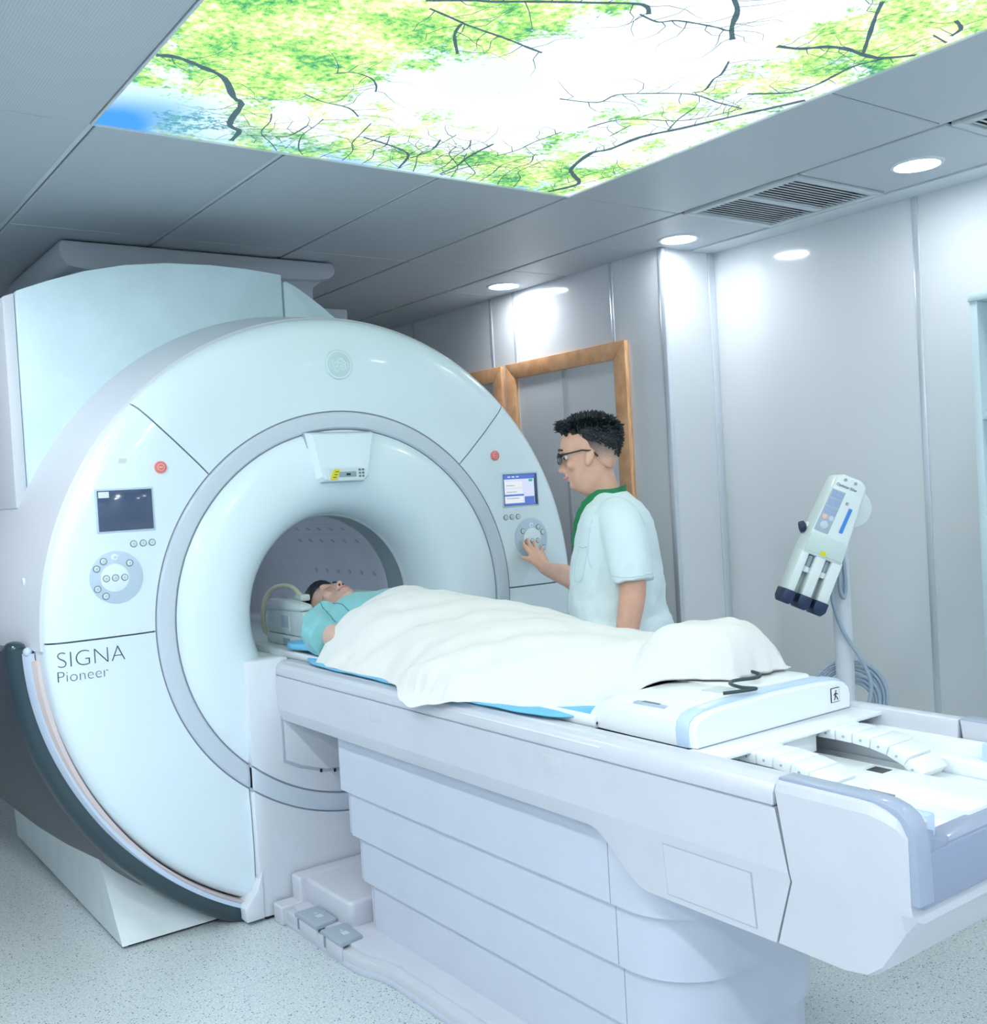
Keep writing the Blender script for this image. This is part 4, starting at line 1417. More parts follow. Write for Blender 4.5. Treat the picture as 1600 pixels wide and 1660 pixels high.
# ================================================================== HEADS (shared by both figures)
def head_parts(bm, M):
    """head in the frame (forward, lateral, up) of a standing man whose chin is at up=1.461; M maps it into the world"""
    prof = [  # up, front, back, half width
        (1.425, 0.085, -0.005, 0.050), (1.448, 0.128, 0.000, 0.052), (1.462, 0.140, 0.004, 0.055), (1.480, 0.148, 0.004, 0.060),
        (1.500, 0.155, 0.002, 0.064), (1.525, 0.161, -0.004, 0.068), (1.550, 0.166, -0.010, 0.071), (1.575, 0.168, -0.016, 0.073),
        (1.592, 0.180, -0.020, 0.075), (1.620, 0.179, -0.023, 0.077), (1.650, 0.170, -0.020, 0.075), (1.675, 0.150, -0.008, 0.066),
        (1.693, 0.122, 0.015, 0.048), (1.702, 0.095, 0.040, 0.024)]
    rings = []
    for z, ff, fb, hw in prof:
        c, a = (ff + fb) / 2, (ff - fb) / 2
        ring = []
        for k in range(28):
            t = 2 * PI * k / 28
            cs, sn = math.cos(t), math.sin(t)
            e = 0.86
            x = c + a * math.copysign(abs(cs) ** e, cs)
            wv = hw * (1.0 - 0.16 * max(0, cs))
            ring.append(M(x, wv * math.copysign(abs(sn) ** e, sn), z))
        rings.append(ring)
    add_loft(bm, rings)

    def E(c, r, tilt=0.0):
        g = bmesh.ops.create_uvsphere(bm, u_segments=18, v_segments=12, radius=1.0)
        ct, st = math.cos(tilt), math.sin(tilt)
        for q in g['verts']:
            x, y, z = q.co.x * r[0], q.co.y * r[1], q.co.z * r[2]
            x, z = x * ct - z * st, x * st + z * ct
            q.co = M(c[0] + x, c[1] + y, c[2] + z)
    E((0.168, 0, 1.548), (0.012, 0.011, 0.032), 0.28)      # nose bridge
    E((0.178, 0, 1.527), (0.014, 0.013, 0.011))            # nose tip
    E((0.166, -0.012, 1.523), (0.010, 0.008, 0.008))
    E((0.166, 0.012, 1.523), (0.010, 0.008, 0.008))
    E((0.160, 0, 1.504), (0.010, 0.022, 0.006))            # upper lip
    E((0.157, 0, 1.493), (0.010, 0.020, 0.0065))           # lower lip
    E((0.140, 0, 1.471), (0.014, 0.022, 0.014))            # chin
    for s in (-1, 1):
        E((0.172, s * 0.026, 1.592), (0.010, 0.022, 0.008))   # brow ridge
        E((0.140, s * 0.045, 1.545), (0.020, 0.018, 0.020))   # cheek
        E((0.078, s * 0.077, 1.566), (0.015, 0.012, 0.028), 0.15)  # ear
        E((0.068, s * 0.084, 1.572), (0.011, 0.007, 0.023), 0.15)
        E((0.082, s * 0.083, 1.546), (0.009, 0.006, 0.010), 0.15)


def flatten_map(pts_bm, M):
    for v in pts_bm.verts:
        v.co = M(v.co.x, v.co.y, v.co.z)


# ================================================================== PATIENT on the table
def MP(f, l, u):
    """patient's head lies face up: forward -> up, up -> towards the bore"""
    tilt = 0.10
    y = (u - 1.461) * 1.16
    z = (f - 0.185) * 1.08
    return Vector((1.858 + l * 1.06, 3.508 + y * math.cos(tilt) + z * math.sin(tilt) * 0.6, 1.158 + z * math.cos(tilt) - y * math.sin(tilt) * 0.55))


bm = bmesh.new()
head_parts(bm, MP)
limb(bm, [(1.86, 3.585, 1.03), (1.865, 3.50, 1.025), (1.87, 3.42, 1.02)], [0.062, 0.060, 0.068])
# trunk, arms and legs
tr = []
for y, hw, zt, zb in ((3.46, 0.07, 1.07, 0.95), (3.42, 0.145, 1.085, 0.94), (3.36, 0.16, 1.098, 0.935), (3.22, 0.155, 1.105, 0.934), (3.05, 0.145, 1.09, 0.934), (2.9, 0.14, 1.075, 0.934), (2.75, 0.145, 1.06, 0.934), (2.62, 0.14, 1.05, 0.935)):
    tr.append([Vector((1.875 + hw * math.cos(a), y, (zt + zb) / 2 + (zt - zb) / 2 * math.sin(a))) for a in [2 * PI * k / 20 for k in range(20)]])
add_loft(bm, tr)
for s in (-1, 1):
    limb(bm, [(1.875 + s * 0.165, 3.40, 1.030), (1.875 + s * 0.215, 3.27, 0.997), (1.875 + s * 0.215, 3.13, 0.972), (1.875 + s * 0.195, 2.94, 0.966), (1.875 + s * 0.17, 2.76, 0.964)], [0.048, 0.044, 0.039, 0.035, 0.028])
    limb(bm, [(1.875 + s * 0.17, 2.74, 0.97), (1.875 + s * 0.165, 2.66, 0.965), (1.875 + s * 0.16, 2.60, 0.96)], [0.034, 0.036, 0.022])
    for q in range(4):
        a = 1.875 + s * (0.185 - 0.017 * q)
        limb(bm, [(a, 2.62, 0.962), (a, 2.57, 0.957), (a, 2.535, 0.952)], [0.010, 0.009, 0.008], 8, 2)
    limb(bm, [(1.875 + s * 0.135, 2.72, 0.975), (1.875 + s * 0.115, 2.68, 0.97), (1.875 + s * 0.105, 2.64, 0.965)], [0.012, 0.010, 0.009], 8, 2)
    limb(bm, [(1.88 + s * 0.085, 2.68, 0.988), (1.89 + s * 0.085, 2.42, 0.982), (1.91 + s * 0.08, 2.22, 0.978), (1.95 + s * 0.07, 2.02, 0.980), (1.99 + s * 0.06, 1.86, 1.018)], [0.072, 0.058, 0.046, 0.042, 0.032])
    limb(bm, [(1.99 + s * 0.06, 1.86, 1.016), (2.0 + s * 0.06, 1.84, 1.035), (2.005 + s * 0.065, 1.815, 1.055)], [0.030, 0.028, 0.018])
pbm = fuse(bm, 0.0055, 3)
PA = finish('person', pbm, 'skin_patient', None, angle=180)
tag(PA, 'patient in a teal gown lying on the table with head in the bore', 'person')
PPL = WLOC[PA.name]


def patient_hair():
    bm = bmesh.new()
    rings = []
    for z, ff, fb, hw in ((1.600, 0.110, -0.030, 0.083), (1.622, 0.150, -0.032, 0.086), (1.642, 0.186, -0.030, 0.087), (1.668, 0.196, -0.026, 0.083), (1.694, 0.186, -0.014, 0.072), (1.716, 0.155, 0.010, 0.054), (1.730, 0.112, 0.04, 0.026)):
        c, a = (ff + fb) / 2, (ff - fb) / 2
        rings.append([MP(c + a * math.cos(2 * PI * k / 24), hw * math.sin(2 * PI * k / 24), z) for k in range(24)])
    add_loft(bm, rings)
    rr = random.Random(3)
    for k in range(60):
        t = rr.uniform(0, 2 * PI)
        z = rr.uniform(1.64, 1.715)
        r = 0.9
        f0 = 0.065 + 0.09 * math.cos(t) * r * (1 - (z - 1.64) * 5)
        l0 = 0.075 * math.sin(t) * r * (1 - (z - 1.64) * 5)
        p = MP(f0, l0, z)
        q = MP(f0 + 0.018 * math.cos(t) + rr.uniform(-.01, .01), l0 + 0.018 * math.sin(t), z + 0.022)
        add_tube(bm, [p, (p + q) / 2, q], [0.006, 0.005, 0.001], 6)
    h = fuse(bm, 0.0045, 1)
    finish('hair', h, 'hair', PA, angle=180)


patient_hair()
# facial details
for s in (-1, 1):
    bm = bmesh.new()
    add_tube(bm, spline([MP(0.1705, s * 0.014, 1.574), MP(0.1725, s * 0.026, 1.571), MP(0.166, s * 0.040, 1.574)], 5), 0.0022, 6)
    finish('closed_eyelid', bm, 'hair_fade', PA)
    bm = bmesh.new()
    add_tube(bm, spline([MP(0.183, s * 0.012, 1.597), MP(0.183, s * 0.028, 1.603), MP(0.172, s * 0.044, 1.598)], 5), 0.0032, 6)
    finish('eyebrow', bm, 'hair', PA)
    bm = bmesh.new()
    c = MP(0.176, s * 0.007, 1.5175)
    ellipsoid(bm, c, (0.0042, 0.004, 0.0055), u=10, v=8)
    finish('nostril', bm, 'nostril', PA)
bm = bmesh.new()
add_tube(bm, spline([MP(0.160, -0.022, 1.4985), MP(0.1690, -0.008, 1.4995), MP(0.1690, 0.008, 1.4995), MP(0.160, 0.022, 1.4985)], 5), 0.0042, 8)
finish('lips', bm, 'lip', PA)


# gown: trunk shell with two wide sleeves
def gown():
    bm = bmesh.new()
    rr = []
    for y, hw, zt, zb in ((3.475, 0.105, 1.075, 0.945), (3.45, 0.155, 1.098, 0.935), (3.41, 0.192, 1.116, 0.930), (3.36, 0.205, 1.130, 0.928), (3.28, 0.190, 1.132, 0.928), (3.22, 0.165, 1.126, 0.928), (3.12, 0.155, 1.112, 0.928), (3.0, 0.15, 1.098, 0.928), (2.8, 0.145, 1.08, 0.928), (2.6, 0.145, 1.06, 0.928)):
        ring = []
        for k in range(40):
            a = 2 * PI * k / 40
            w = 0.004 * math.sin(a * 7 + y * 30) + 0.003 * math.sin(a * 3 - y * 55)
            ring.append(Vector((1.875 + (hw + w) * math.copysign(abs(math.cos(a)) ** 0.8, math.cos(a)), y, (zt + zb) / 2 + ((zt - zb) / 2 + w * 0.5) * math.copysign(abs(math.sin(a)) ** 0.8, math.sin(a)))))
        rr.append(ring)
    add_loft(bm, rr)
    for s in (-1, 1):
        path = [(1.875 + s * 0.13, 3.42, 1.035), (1.875 + s * 0.175, 3.40, 1.022), (1.875 + s * 0.210, 3.365, 1.004), (1.875 + s * 0.228, 3.31, 0.995), (1.875 + s * 0.234, 3.262, 0.988)]
        rad = [(0.070, 0.070), (0.078, 0.082), (0.078, 0.082), (0.074, 0.074), (0.068, 0.066)]
        rings = []
        for (x, y, z), (ra, rb_) in zip(path, rad):
            ring = []
            for k in range(26):
                a = 2 * PI * k / 26
                w = 0.004 * math.sin(a * 5 + y * 40)
                ring.append(Vector((x + (ra + w) * math.cos(a), y + 0.30 * (ra) * math.sin(a) * 0.6 - s * 0.25 * ra * math.cos(a) * s, max(0.928, z + (rb_ + w) * math.sin(a)))))
            rings.append(ring)
        add_loft(bm, rings)
    g = fuse(bm, 0.006, 3)
    g.normal_update()
    for v in g.verts:
        c = v.co
        if c.y > 3.2:
            w = 0.010 * noise.noise(Vector((c.x * 9 + c.y * 16, c.y * 5 - c.x * 8, c.z * 9))) + 0.006 * noise.noise(Vector((c.x * 26, c.y * 20 + c.z * 14, c.z * 12)))
            v.co = c + v.normal * (w - 0.001)
    tree = BVHTree.FromBMesh(g)
    go = finish('gown', g, 'gown', PA, angle=180)
    snap_tube('gown_seam', tree, [(1.70, 3.46, 1.09), (1.69, 3.40, 1.10), (1.68, 3.33, 1.09), (1.67, 3.27, 1.05)], 0.0018, 'gown_seam', go, down=True)
    snap_tube('gown_seam', tree, [(1.77, 3.47, 1.09), (1.735, 3.40, 1.13), (1.72, 3.32, 1.14), (1.715, 3.25, 1.14)], 0.0018, 'gown_seam', go, down=True)
    snap_tube('gown_seam', tree, [(1.78, 3.475, 1.08), (1.84, 3.47, 1.10), (1.90, 3.47, 1.10), (1.96, 3.475, 1.08)], 0.0020, 'gown_seam', go, down=True)


gown()

# head coil: open U-shaped box around the head
HC = thing('head_coil', (1.876, 3.73, 0.922), 'pale box-shaped head coil around the head of the patient', 'coil')
cx0, cx1, cy0, cy1 = 1.688, 2.060, 3.565, 3.895
prism('coil_base', [(cx0 - 0.004, 0.922), (cx1 + 0.004, 0.922), (cx1 + 0.004, 0.962), (cx0 - 0.004, 0.962)], 'xz', cy0 - 0.004, cy1, 'coil_white', HC, 0.006)
for xa, xb in ((cx0, cx0 + 0.045), (cx1 - 0.045, cx1)):
    out = xa if xa == cx0 else xb
    sgn = -1 if xa == cx0 else 1
    prism('coil_side', [(cy0, 0.964), (cy0, 1.058), (cy0 + 0.06, 1.062), (cy1 - 0.02, 1.056), (cy1, 1.046), (cy1, 0.964)], 'yz', xa, xb, 'coil_white', HC, 0.006)
    prism('coil_top_rail', [(cy0, 1.061), (cy0, 1.078), (cy0 + 0.02, 1.086), (cy0 + 0.12, 1.094), (cy1 - 0.05, 1.096), (cy1 - 0.010, 1.080), (cy1, 1.050)], 'yz', xa - (0.006 if sgn < 0 else -0.0), xb + (0.006 if sgn > 0 else 0), 'coil_white', HC, 0.008)
    w = box('coil_window', (out - 0.003 if sgn < 0 else out - 0.004, cy0 + 0.115, 0.972), (out + 0.004 if sgn < 0 else out + 0.003, cy0 + 0.185, 1.042), 'coil_white', HC, bev=0.002)
    box('window_glass', (out - 0.004 if sgn < 0 else out, cy0 + 0.121, 0.992), (out if sgn < 0 else out + 0.004, cy0 + 0.179, 1.038), 'keypad', w, bev=0.001)
    box('coil_notch', (out - 0.006 if sgn < 0 else out + 0.001, cy0 + 0.115, 0.926), (out - 0.001 if sgn < 0 else out + 0.006, cy0 + 0.175, 0.952), 'label_grey', HC, bev=0.001)
    b = cyl('coil_emblem', (out + 0.002 * sgn * -1, cy0 + 0.275, 1.030), (out + 0.003 * sgn, cy0 + 0.275, 1.030), 0.019, 'dial_blue', HC, n=24, bev=0)
    cyl('emblem_center', (out + 0.002 * sgn * -1, cy0 + 0.275, 1.030), (out + 0.0036 * sgn, cy0 + 0.275, 1.030), 0.009, 'coil_white', b, n=16, bev=0)
box('coil_back', (cx0 + 0.04, cy1 - 0.03, 0.96), (cx1 - 0.04, cy1, 1.085), 'coil_white', HC, bev=0.006)
box('coil_cushion', (cx0 + 0.045, cy0, 0.958), (cx1 - 0.045, cy1 - 0.03, 0.972), 'label_grey', HC, bev=0.004)
box('cable_socket', (1.735, 3.67, 1.088), (1.775, 3.73, 1.112), 'coil_white', HC, bev=0.005)
tube('coil_cable', [(1.752, 3.70, 1.104), (1.748, 3.76, 1.134), (1.738, 3.83, 1.142), (1.72, 3.895, 1.125), (1.70, 3.925, 1.085), (1.69, 3.93, 1.03), (1.70, 3.94, 0.96), (1.74, 3.96, 0.935)], 0.0095, 'cream_tube', HC, n=10)

# ================================================================== SHEET AND PADS
NB = [(1.62, 1.99, 2.10), (1.66, 1.96, 2.11), (1.70, 1.895, 2.12), (1.76, 1.865, 2.16), (1.82, 1.835, 2.21), (1.87, 1.79, 2.215), (1.92, 1.75, 2.22), (1.97, 1.69, 2.225), (2.04, 1.615, 2.23), (2.12, 1.575, 2.235), (2.2, 1.552, 2.235), (2.32, 1.525, 2.235), (2.42, 1.505, 2.235), (2.50, 1.487, 2.235), (2.56, 1.497, 2.235), (2.66, 1.535, 2.235), (2.77, 1.556, 2.235), (2.9, 1.548, 2.235), (3.0, 1.548, 2.235), (3.1, 1.553, 2.23), (3.2, 1.562, 2.225), (3.26, 1.57, 2.2)]
ZT = [(1.60, 1.060), (1.66, 1.088), (1.72, 1.104), (1.80, 1.118), (1.87, 1.116), (1.95, 1.092), (2.03, 1.078), (2.15, 1.086), (2.30, 1.100), (2.50, 1.116), (2.65, 1.128), (2.85, 1.138), (3.05, 1.147), (3.2, 1.150), (3.30, 1.148)]


def sheet_surface(x, y):
    xn, xf = lerp_table(NB, y)
    zc = lerp_table(ZT, y)[0]
    xc = 1.885 + 0.05 * max(0, (1.95 - y) / 0.3)
    if x < xc:
        s = (xc - x) / (xc - xn)
    else:
        s = (x - xc) / (xf - xc)
    s = min(1.2, max(0, s))
    g = lerp_table([(1.70, 0.986), (1.76, 0.986), (1.84, 0.981), (1.875, 0.968), (1.892, 0.950), (1.915, 0.926), (1.94, 0.920)], y)[0]
    dome = 1 - min(1, s) ** (1.75 + 2.2 * min(1, max(0, (1.92 - y) / 0.1)))
    # slight shoulder of the arm at the near side
    arm = 0.020 * math.exp(-((s - 0.62) / 0.2) ** 2) * min(1, max(0, (y - 2.5) / 0.3))
    if y < 1.735:
        dome *= max(0.0, min(1.0, (y - 1.685) / 0.045)) ** 0.30
    z = g + (zc - g) * dome + arm
    # dips between the legs towards the feet
    if y < 2.6:
        z -= 0.016 * math.exp(-((x - 1.885) / 0.045) ** 2) * min(1, (2.6 - y) / 0.4) * (1 if y > 1.9 else 0.3)
    # folds
    a = noise.noise(Vector((x * 5 + y * 2.2, y * 2.6 - x * 1.5, 0.3)))
    b = noise.noise(Vector(((x * 0.85 + y * 0.5) * 16, (y - x * 0.4) * 3.2, 4.1)))
    c = noise.noise(Vector(((x * 0.4 - y * 0.9) * 13, (y * 0.5 + x) * 3.0, 8.7)))
    amp = 0.35 + 0.65 * min(1, s + 0.15)
    z += (0.014 * a + 0.017 * b + 0.014 * c + 0.006 * noise.noise(Vector((x * 21 - y * 9, y * 17 + x * 8, 2.2)))) * amp * min(1, max(0, (1 - s) / 0.06))
    # hanging hem past the table edge
    if x < 1.535:
        z = min(z, 0.925 - (1.535 - x) * 0.9)
    return max(z, g + 0.002 if x >= 1.535 else 0.86)


def make_sheet():
    bm = bmesh.new()
    NYs, NXs = 150, 64
    grid = []
    for j in range(NYs + 1):
        v = 1.685 + (3.235 - 1.685) * j / NYs
        row = []
        for i in range(NXs + 1):
            u = i / NXs
            xn, xf = lerp_table(NB, v)
            x = xn + (xf - xn) * u
            y = v + 0.006 * math.sin(u * 21) * (1 if j in (0, NYs) else 0)
            if j > NYs - 26:
                # top hem runs diagonally down towards the near shoulder
                k = (j - (NYs - 26)) / 26
                y += k * (0.03 * math.sin(u * 9 + 1.0) - 0.025 * max(0, 0.25 - u) * 4)
            z = sheet_surface(x, v)
            if u < 0.04:
                x -= 0.006 * noise.noise(Vector((v * 14, 1, 2)))
            if j > NYs - 5:
                z -= 0.005 * (j - NYs + 5) / 5
            row.append(bm.verts.new((x, y, z)))
        grid.append(row)
    for a, b in zip(grid, grid[1:]):
        for i in range(NXs):
            bm.faces.new((a[i], a[i + 1], b[i + 1], b[i]))
    bmesh.ops.recalc_face_normals(bm, faces=bm.faces)
    if sum(f.normal.z for f in bm.faces) < 0:
        bmesh.ops.reverse_faces(bm, faces=bm.faces)
    o = finish('white_sheet', bm, 'sheet', None, angle=180, recalc=False)
    md = o.modifiers.new('thickness', 'SOLIDIFY')
    md.thickness = 0.003
    md.offset = 1
    sub = o.modifiers.new('soft', 'SUBSURF')
    sub.levels = 1
    sub.render_levels = 1
    tag(o, 'rumpled white sheet covering the patient from chest to feet', 'sheet')


make_sheet()


def pad(name, pts, z, th, m, label, cat, amp=0.004):
    bm = bmesh.new()
    cx_ = sum(p[0] for p in pts) / len(pts)
    cy_ = sum(p[1] for p in pts) / len(pts)
    P = spline([(a, b, 0) for a, b in pts] + [(pts[0][0], pts[0][1], 0)], 5)[:-1]
    rings = []
    for k in (0.05, 0.4, 0.75, 0.93, 1.0):
        rings.append([Vector((cx_ + (p.x - cx_) * k, cy_ + (p.y - cy_) * k, z + th * (1.0 if k < 0.95 else 0.4) + amp * noise.noise(Vector((p.x * 9, p.y * 9, k * 3))))) for p in P])
    add_loft(bm, rings, cap=False)
    bm.faces.new([v for v in bm.verts][:len(P)])
    o = finish(name, bm, m, None, angle=180)
    md = o.modifiers.new('thickness', 'SOLIDIFY')
    md.thickness = 0.004
    tag(o, label, cat)
    return o


pad('blue_pad', [(1.70, 3.45), (1.60, 3.36), (1.553, 3.22), (1.546, 3.05), (1.545, 2.8), (1.538, 2.6), (1.54, 2.35), (1.545, 2.15), (1.565, 2.0), (1.61, 1.925), (1.70, 1.91), (1.95, 1.91), (2.2, 1.92), (2.21, 2.4), (2.21, 3.0), (2.2, 3.5), (1.85, 3.545)], 0.920, 0.006, 'blue_pad', 'light blue disposable pad showing under the white sheet', 'pad')
pad('blue_cushion', [(1.60, 3.50), (1.615, 3.56), (1.66, 3.60), (1.70, 3.585), (1.72, 3.50), (1.70, 3.42), (1.63, 3.40)], 0.928, 0.03, 'blue_pad', 'light blue cushion bag beneath the near shoulder of the patient', 'cushion')
tag(tube('sensor_cable', [(1.90, 1.75, 0.998), (1.908, 1.707, 1.003), (1.935, 1.718, 1.006), (1.956, 1.690, 1.004), (1.956, 1.655, 1.0), (1.925, 1.640, 0.998), (1.875, 1.660, 0.997), (1.84, 1.645, 0.997), (1.825, 1.60, 0.996), (1.835, 1.565, 0.996), (1.80, 1.575, 0.995), (1.765, 1.60, 0.992)], 0.0042, 'blackcable', None, n=8), 'thin black cable looping out from under the sheet at the feet', 'cable')

# ================================================================== CONTRAST INJECTOR
IJ = thing('contrast_injector', (2.973, 2.154, 0.0), 'white contrast injector with three dark blue prongs on a pole stand', 'injector')
IO = Vector((2.973, 2.154, 0.983))
IU = Vector((0.8093, -0.5873, 0.0))
IW = Vector((-0.5873, -0.8093, 0.0))
UZ = Vector((0, 0, 1))


def IP(u, v, w=0.0):
    return IO + IU * u + UZ * v + IW * w


cyl('pole', IP(0.004, -0.95), IP(0.0, 0.213), 0.030, 'pole_grey', IJ, n=32, bev=0.006)
cyl('pole_collar', IP(0.006, -0.40), IP(0.006, -0.36), 0.036, 'pole_grey', IJ, n=32)
for k in range(5):
    a = 2 * PI * k / 5 + 0.3
    d = Vector((math.cos(a), math.sin(a), 0))
    c = Vector((2.973, 2.154, 0))
    lg = tube('stand_leg', [c + Vector((0, 0, 0.11)), c + d * 0.15 + Vector((0, 0, 0.095)), c + d * 0.28 + Vector((0, 0, 0.075))], [0.022 - 0.0008 * i for i in range(13)], 'pole_grey', IJ, n=12)
    cyl('caster', c + d * 0.28 + Vector((-d.y, d.x, 0)) * 0.012 + Vector((0, 0, 0.035)), c + d * 0.28 - Vector((-d.y, d.x, 0)) * 0.012 + Vector((0, 0, 0.035)), 0.035, 'black', lg, n=20)
th = math.radians(24.5)
EP = Vector((math.cos(th), -math.sin(th), 0))     # across (u, v)
EQ = Vector((-math.sin(th), -math.cos(th), 0))    # along, downwards
TC = Vector((-0.004, 0.450, 0))


def IQ(p, q, w):
    c = TC + EP * p + EQ * q
    return IP(c.x, c.y, w + 0.13)


def iprism(name, poly, w0, w1, m, parent, bev=0.004, seg=2):
    bm = bmesh.new()
    A = [bm.verts.new(IQ(p, q, w0)) for p, q in poly]
    B = [bm.verts.new(IQ(p, q, w1)) for p, q in poly]
    n = len(poly)
    bm.faces.new(A)
    bm.faces.new(B[::-1])
    for i in range(n):
        bm.faces.new((A[i], B[i], B[(i + 1) % n], A[(i + 1) % n]))
    sharp_bevel(bm, bev, seg)
    return finish(name, bm, m, parent)


iprism('injector_body', [(-0.050, -0.004), (-0.030, -0.014), (0.030, -0.014), (0.052, 0.0), (0.068, 0.235), (0.068, 0.260), (-0.068, 0.260), (-0.066, 0.235)], -0.06, 0.045, 'injector_white', IJ, 0.010, 3)
for pa, pb in ((-0.068, -0.040), (-0.017, 0.017), (0.036, 0.072)):
    pr = iprism('prong', [(pa, 0.25), (pb, 0.25), (pb, 0.395), (pa, 0.395)], -0.045, 0.040, 'injector_white', IJ, 0.006)
    iprism('prong_tip', [(pa - 0.004, 0.388), (pb + 0.004, 0.388), (pb + 0.004, 0.418), ((pa + pb) / 2 + 0.010, 0.434), ((pa + pb) / 2 - 0.010, 0.434), (pa - 0.004, 0.418)], -0.05, 0.046, 'navy', pr, 0.004)
iprism('syringe_bay', [(-0.066, 0.25), (0.068, 0.25), (0.068, 0.39), (-0.066, 0.39)], -0.055, -0.010, 'injector_white', IJ, 0.003)
for p in (-0.0285, 0.0265):
    c0 = IQ(p, 0.262, 0.018)
    c1 = IQ(p, 0.300, 0.018)
    cyl('plunger', c0, c1, 0.010, 'label_grey', IJ, n=16)
    cyl('plunger_head', IQ(p, 0.300, 0.018), IQ(p, 0.318, 0.018), 0.013, 'paper', IJ, n=16)
iprism('bay_plate', [(-0.064, 0.200), (-0.058, 0.190), (0.050, 0.190), (0.060, 0.202), (0.062, 0.252), (-0.064, 0.252)], 0.040, 0.0475, 'injector_green', IJ, 0.002)
iprism('yellow_tag', [(-0.012, 0.238), (0.006, 0.238), (0.006, 0.252), (-0.012, 0.252)], 0.045, 0.0485, 'yellow', IJ, 0)
kp = iprism('keypad', [(-0.050, 0.040), (-0.006, 0.040), (-0.012, 0.182), (-0.058, 0.182)], 0.042, 0.0470, 'keypad', IJ, 0.001)
for r_ in range(3):
    for c_ in range(2):
        p0 = -0.048 + 0.021 * c_ - 0.001 * r_
        q0 = 0.044 + 0.028 * r_
        iprism('key', [(p0, q0), (p0 + 0.018, q0), (p0 + 0.018, q0 + 0.022), (p0, q0 + 0.022)], 0.045, 0.0478, 'keypad_key', kp, 0)
cyl('key_red', IQ(-0.042, 0.132, 0.045), IQ(-0.042, 0.132, 0.0485), 0.008, 'red_pale', kp, n=16, bev=0)
cyl('key_round', IQ(-0.020, 0.132, 0.045), IQ(-0.020, 0.132, 0.0485), 0.008, 'pole_grey', kp, n=16, bev=0)
cyl('key_dial', IQ(-0.034, 0.158, 0.045), IQ(-0.034, 0.158, 0.0490), 0.013, 'pole_grey', kp, n=20, bev=0.001)
iprism('blue_label', [(0.022, 0.082), (0.033, 0.082), (0.030, 0.165), (0.019, 0.165)], 0.044, 0.0472, 'bright_blue', IJ, 0)
iprism('small_label', [(0.006, 0.066), (0.014, 0.066), (0.014, 0.075), (0.006, 0.075)], 0.044, 0.0472, 'label_grey', IJ, 0)
c_ = IQ(-0.044, 0.026, 0.0456)
text_mesh('lettering', 'Optistar Elite', 0.0125, c_, (IU * EP.x + UZ * EP.y), (IU * -EQ.x + UZ * -EQ.y), 'ink', IJ)
for p in (-0.022, 0.012):
    cyl('top_screw', IQ(p, 0.002, 0.043), IQ(p, 0.002, 0.0475), 0.005, 'label_grey', IJ, n=10, bev=0)
cyl('swivel_disc', IP(0.030, 0.362, 0.035), IP(0.022, 0.362, 0.075), 0.066, 'injector_white', IJ, n=40, bev=0.008)
cyl('swivel_arm', IP(0.0, 0.19, 0.0), IP(0.012, 0.33, 0.05), 0.022, 'injector_white', IJ, n=20, bev=0.003)
cyl('knob_shaft', IP(-0.135, 0.316, 0.10), IP(-0.085, 0.322, 0.11), 0.013, 'injector_white', IJ, n=20)
cyl('knob', IP(-0.157, 0.312, 0.10), IP(-0.138, 0.315, 0.102), 0.019, 'navy', IJ, n=8, bev=0.003)
tube('hanging_cable', [IP(-0.012, 0.25, 0.07), IP(-0.020, 0.18, 0.06), IP(-0.018, 0.10, 0.05), IP(-0.008, 0.07, 0.05), IP(0.0, 0.11, 0.05), IP(-0.004, 0.18, 0.055), IP(-0.012, 0.235, 0.06)], 0.007, 'cable_grey', IJ, n=8)
tube('hanging_cable', [IP(-0.02, 0.25, 0.07), IP(-0.042, 0.16, 0.055), IP(-0.046, 0.08, 0.05), IP(-0.038, 0.03, 0.05), IP(-0.015, -0.04, 0.05), IP(0.03, -0.12, 0.05), IP(0.060, -0.18, 0.045), IP(0.072, -0.23, 0.04), IP(0.062, -0.29, 0.035), IP(0.04, -0.36, 0.03)], 0.0065, 'cable_grey', IJ, n=8)
for k in range(6):
    r_ = 0.132 - 0.013 * k
    cxk = 0.022 + 0.004 * k
    pts = [IP(cxk + r_ * math.cos(2 * PI * j / 28 + k), -0.285 + r_ * math.sin(2 * PI * j / 28 + k) - 0.003 * k, -0.042 - 0.006 * (k % 3)) for j in range(29)]
    tube('cable_coil', pts, 0.0065, 'cable_grey', IJ, n=8, k=1)

# ================================================================== CABINET at the right edge
CB = thing('shelf_cabinet', (3.93, 1.65, 0.0), 'tall white open shelf cabinet against the glossy wall at the right edge', 'cabinet')
box('cabinet_side', (3.78, 2.085, 0.0), (4.075, 2.115, 2.07), 'cabinet_white', CB, bev=0.003)
box('cabinet_side', (3.78, 1.20, 0.0), (4.075, 1.23, 2.07), 'cabinet_white', CB, bev=0.003)
box('cabinet_top', (3.775, 1.195, 2.07), (4.075, 2.12, 2.10), 'cabinet_white', CB, bev=0.003)
box('cabinet_back', (4.06, 1.23, 0.02), (4.075, 2.085, 2.07), 'cabinet_inner', CB, bev=0)
for z in (0.06, 0.50, 0.90, 1.28, 1.64):
    box('cabinet_shelf', (3.782, 1.23, z - 0.012), (4.06, 2.085, z + 0.012), 'cabinet_white', CB, bev=0.002)
pn = box('paper_note', (3.86, 2.0835, 1.83), (3.99, 2.0850, 1.93), 'paper', CB, bev=0)
for k in range(5):
    box('note_line', (3.87, 2.0828, 1.845 + 0.016 * k), (3.975, 2.0838, 1.848 + 0.016 * k), 'ink_light', pn, bev=0)

# ================================================================== STANDING MAN
MA = Vector((2.5286, 2.7559, 0.0))
MF = Vector((-0.73633, 0.67663, 0.0))
MR = Vector((0.67663, 0.73633, 0.0))


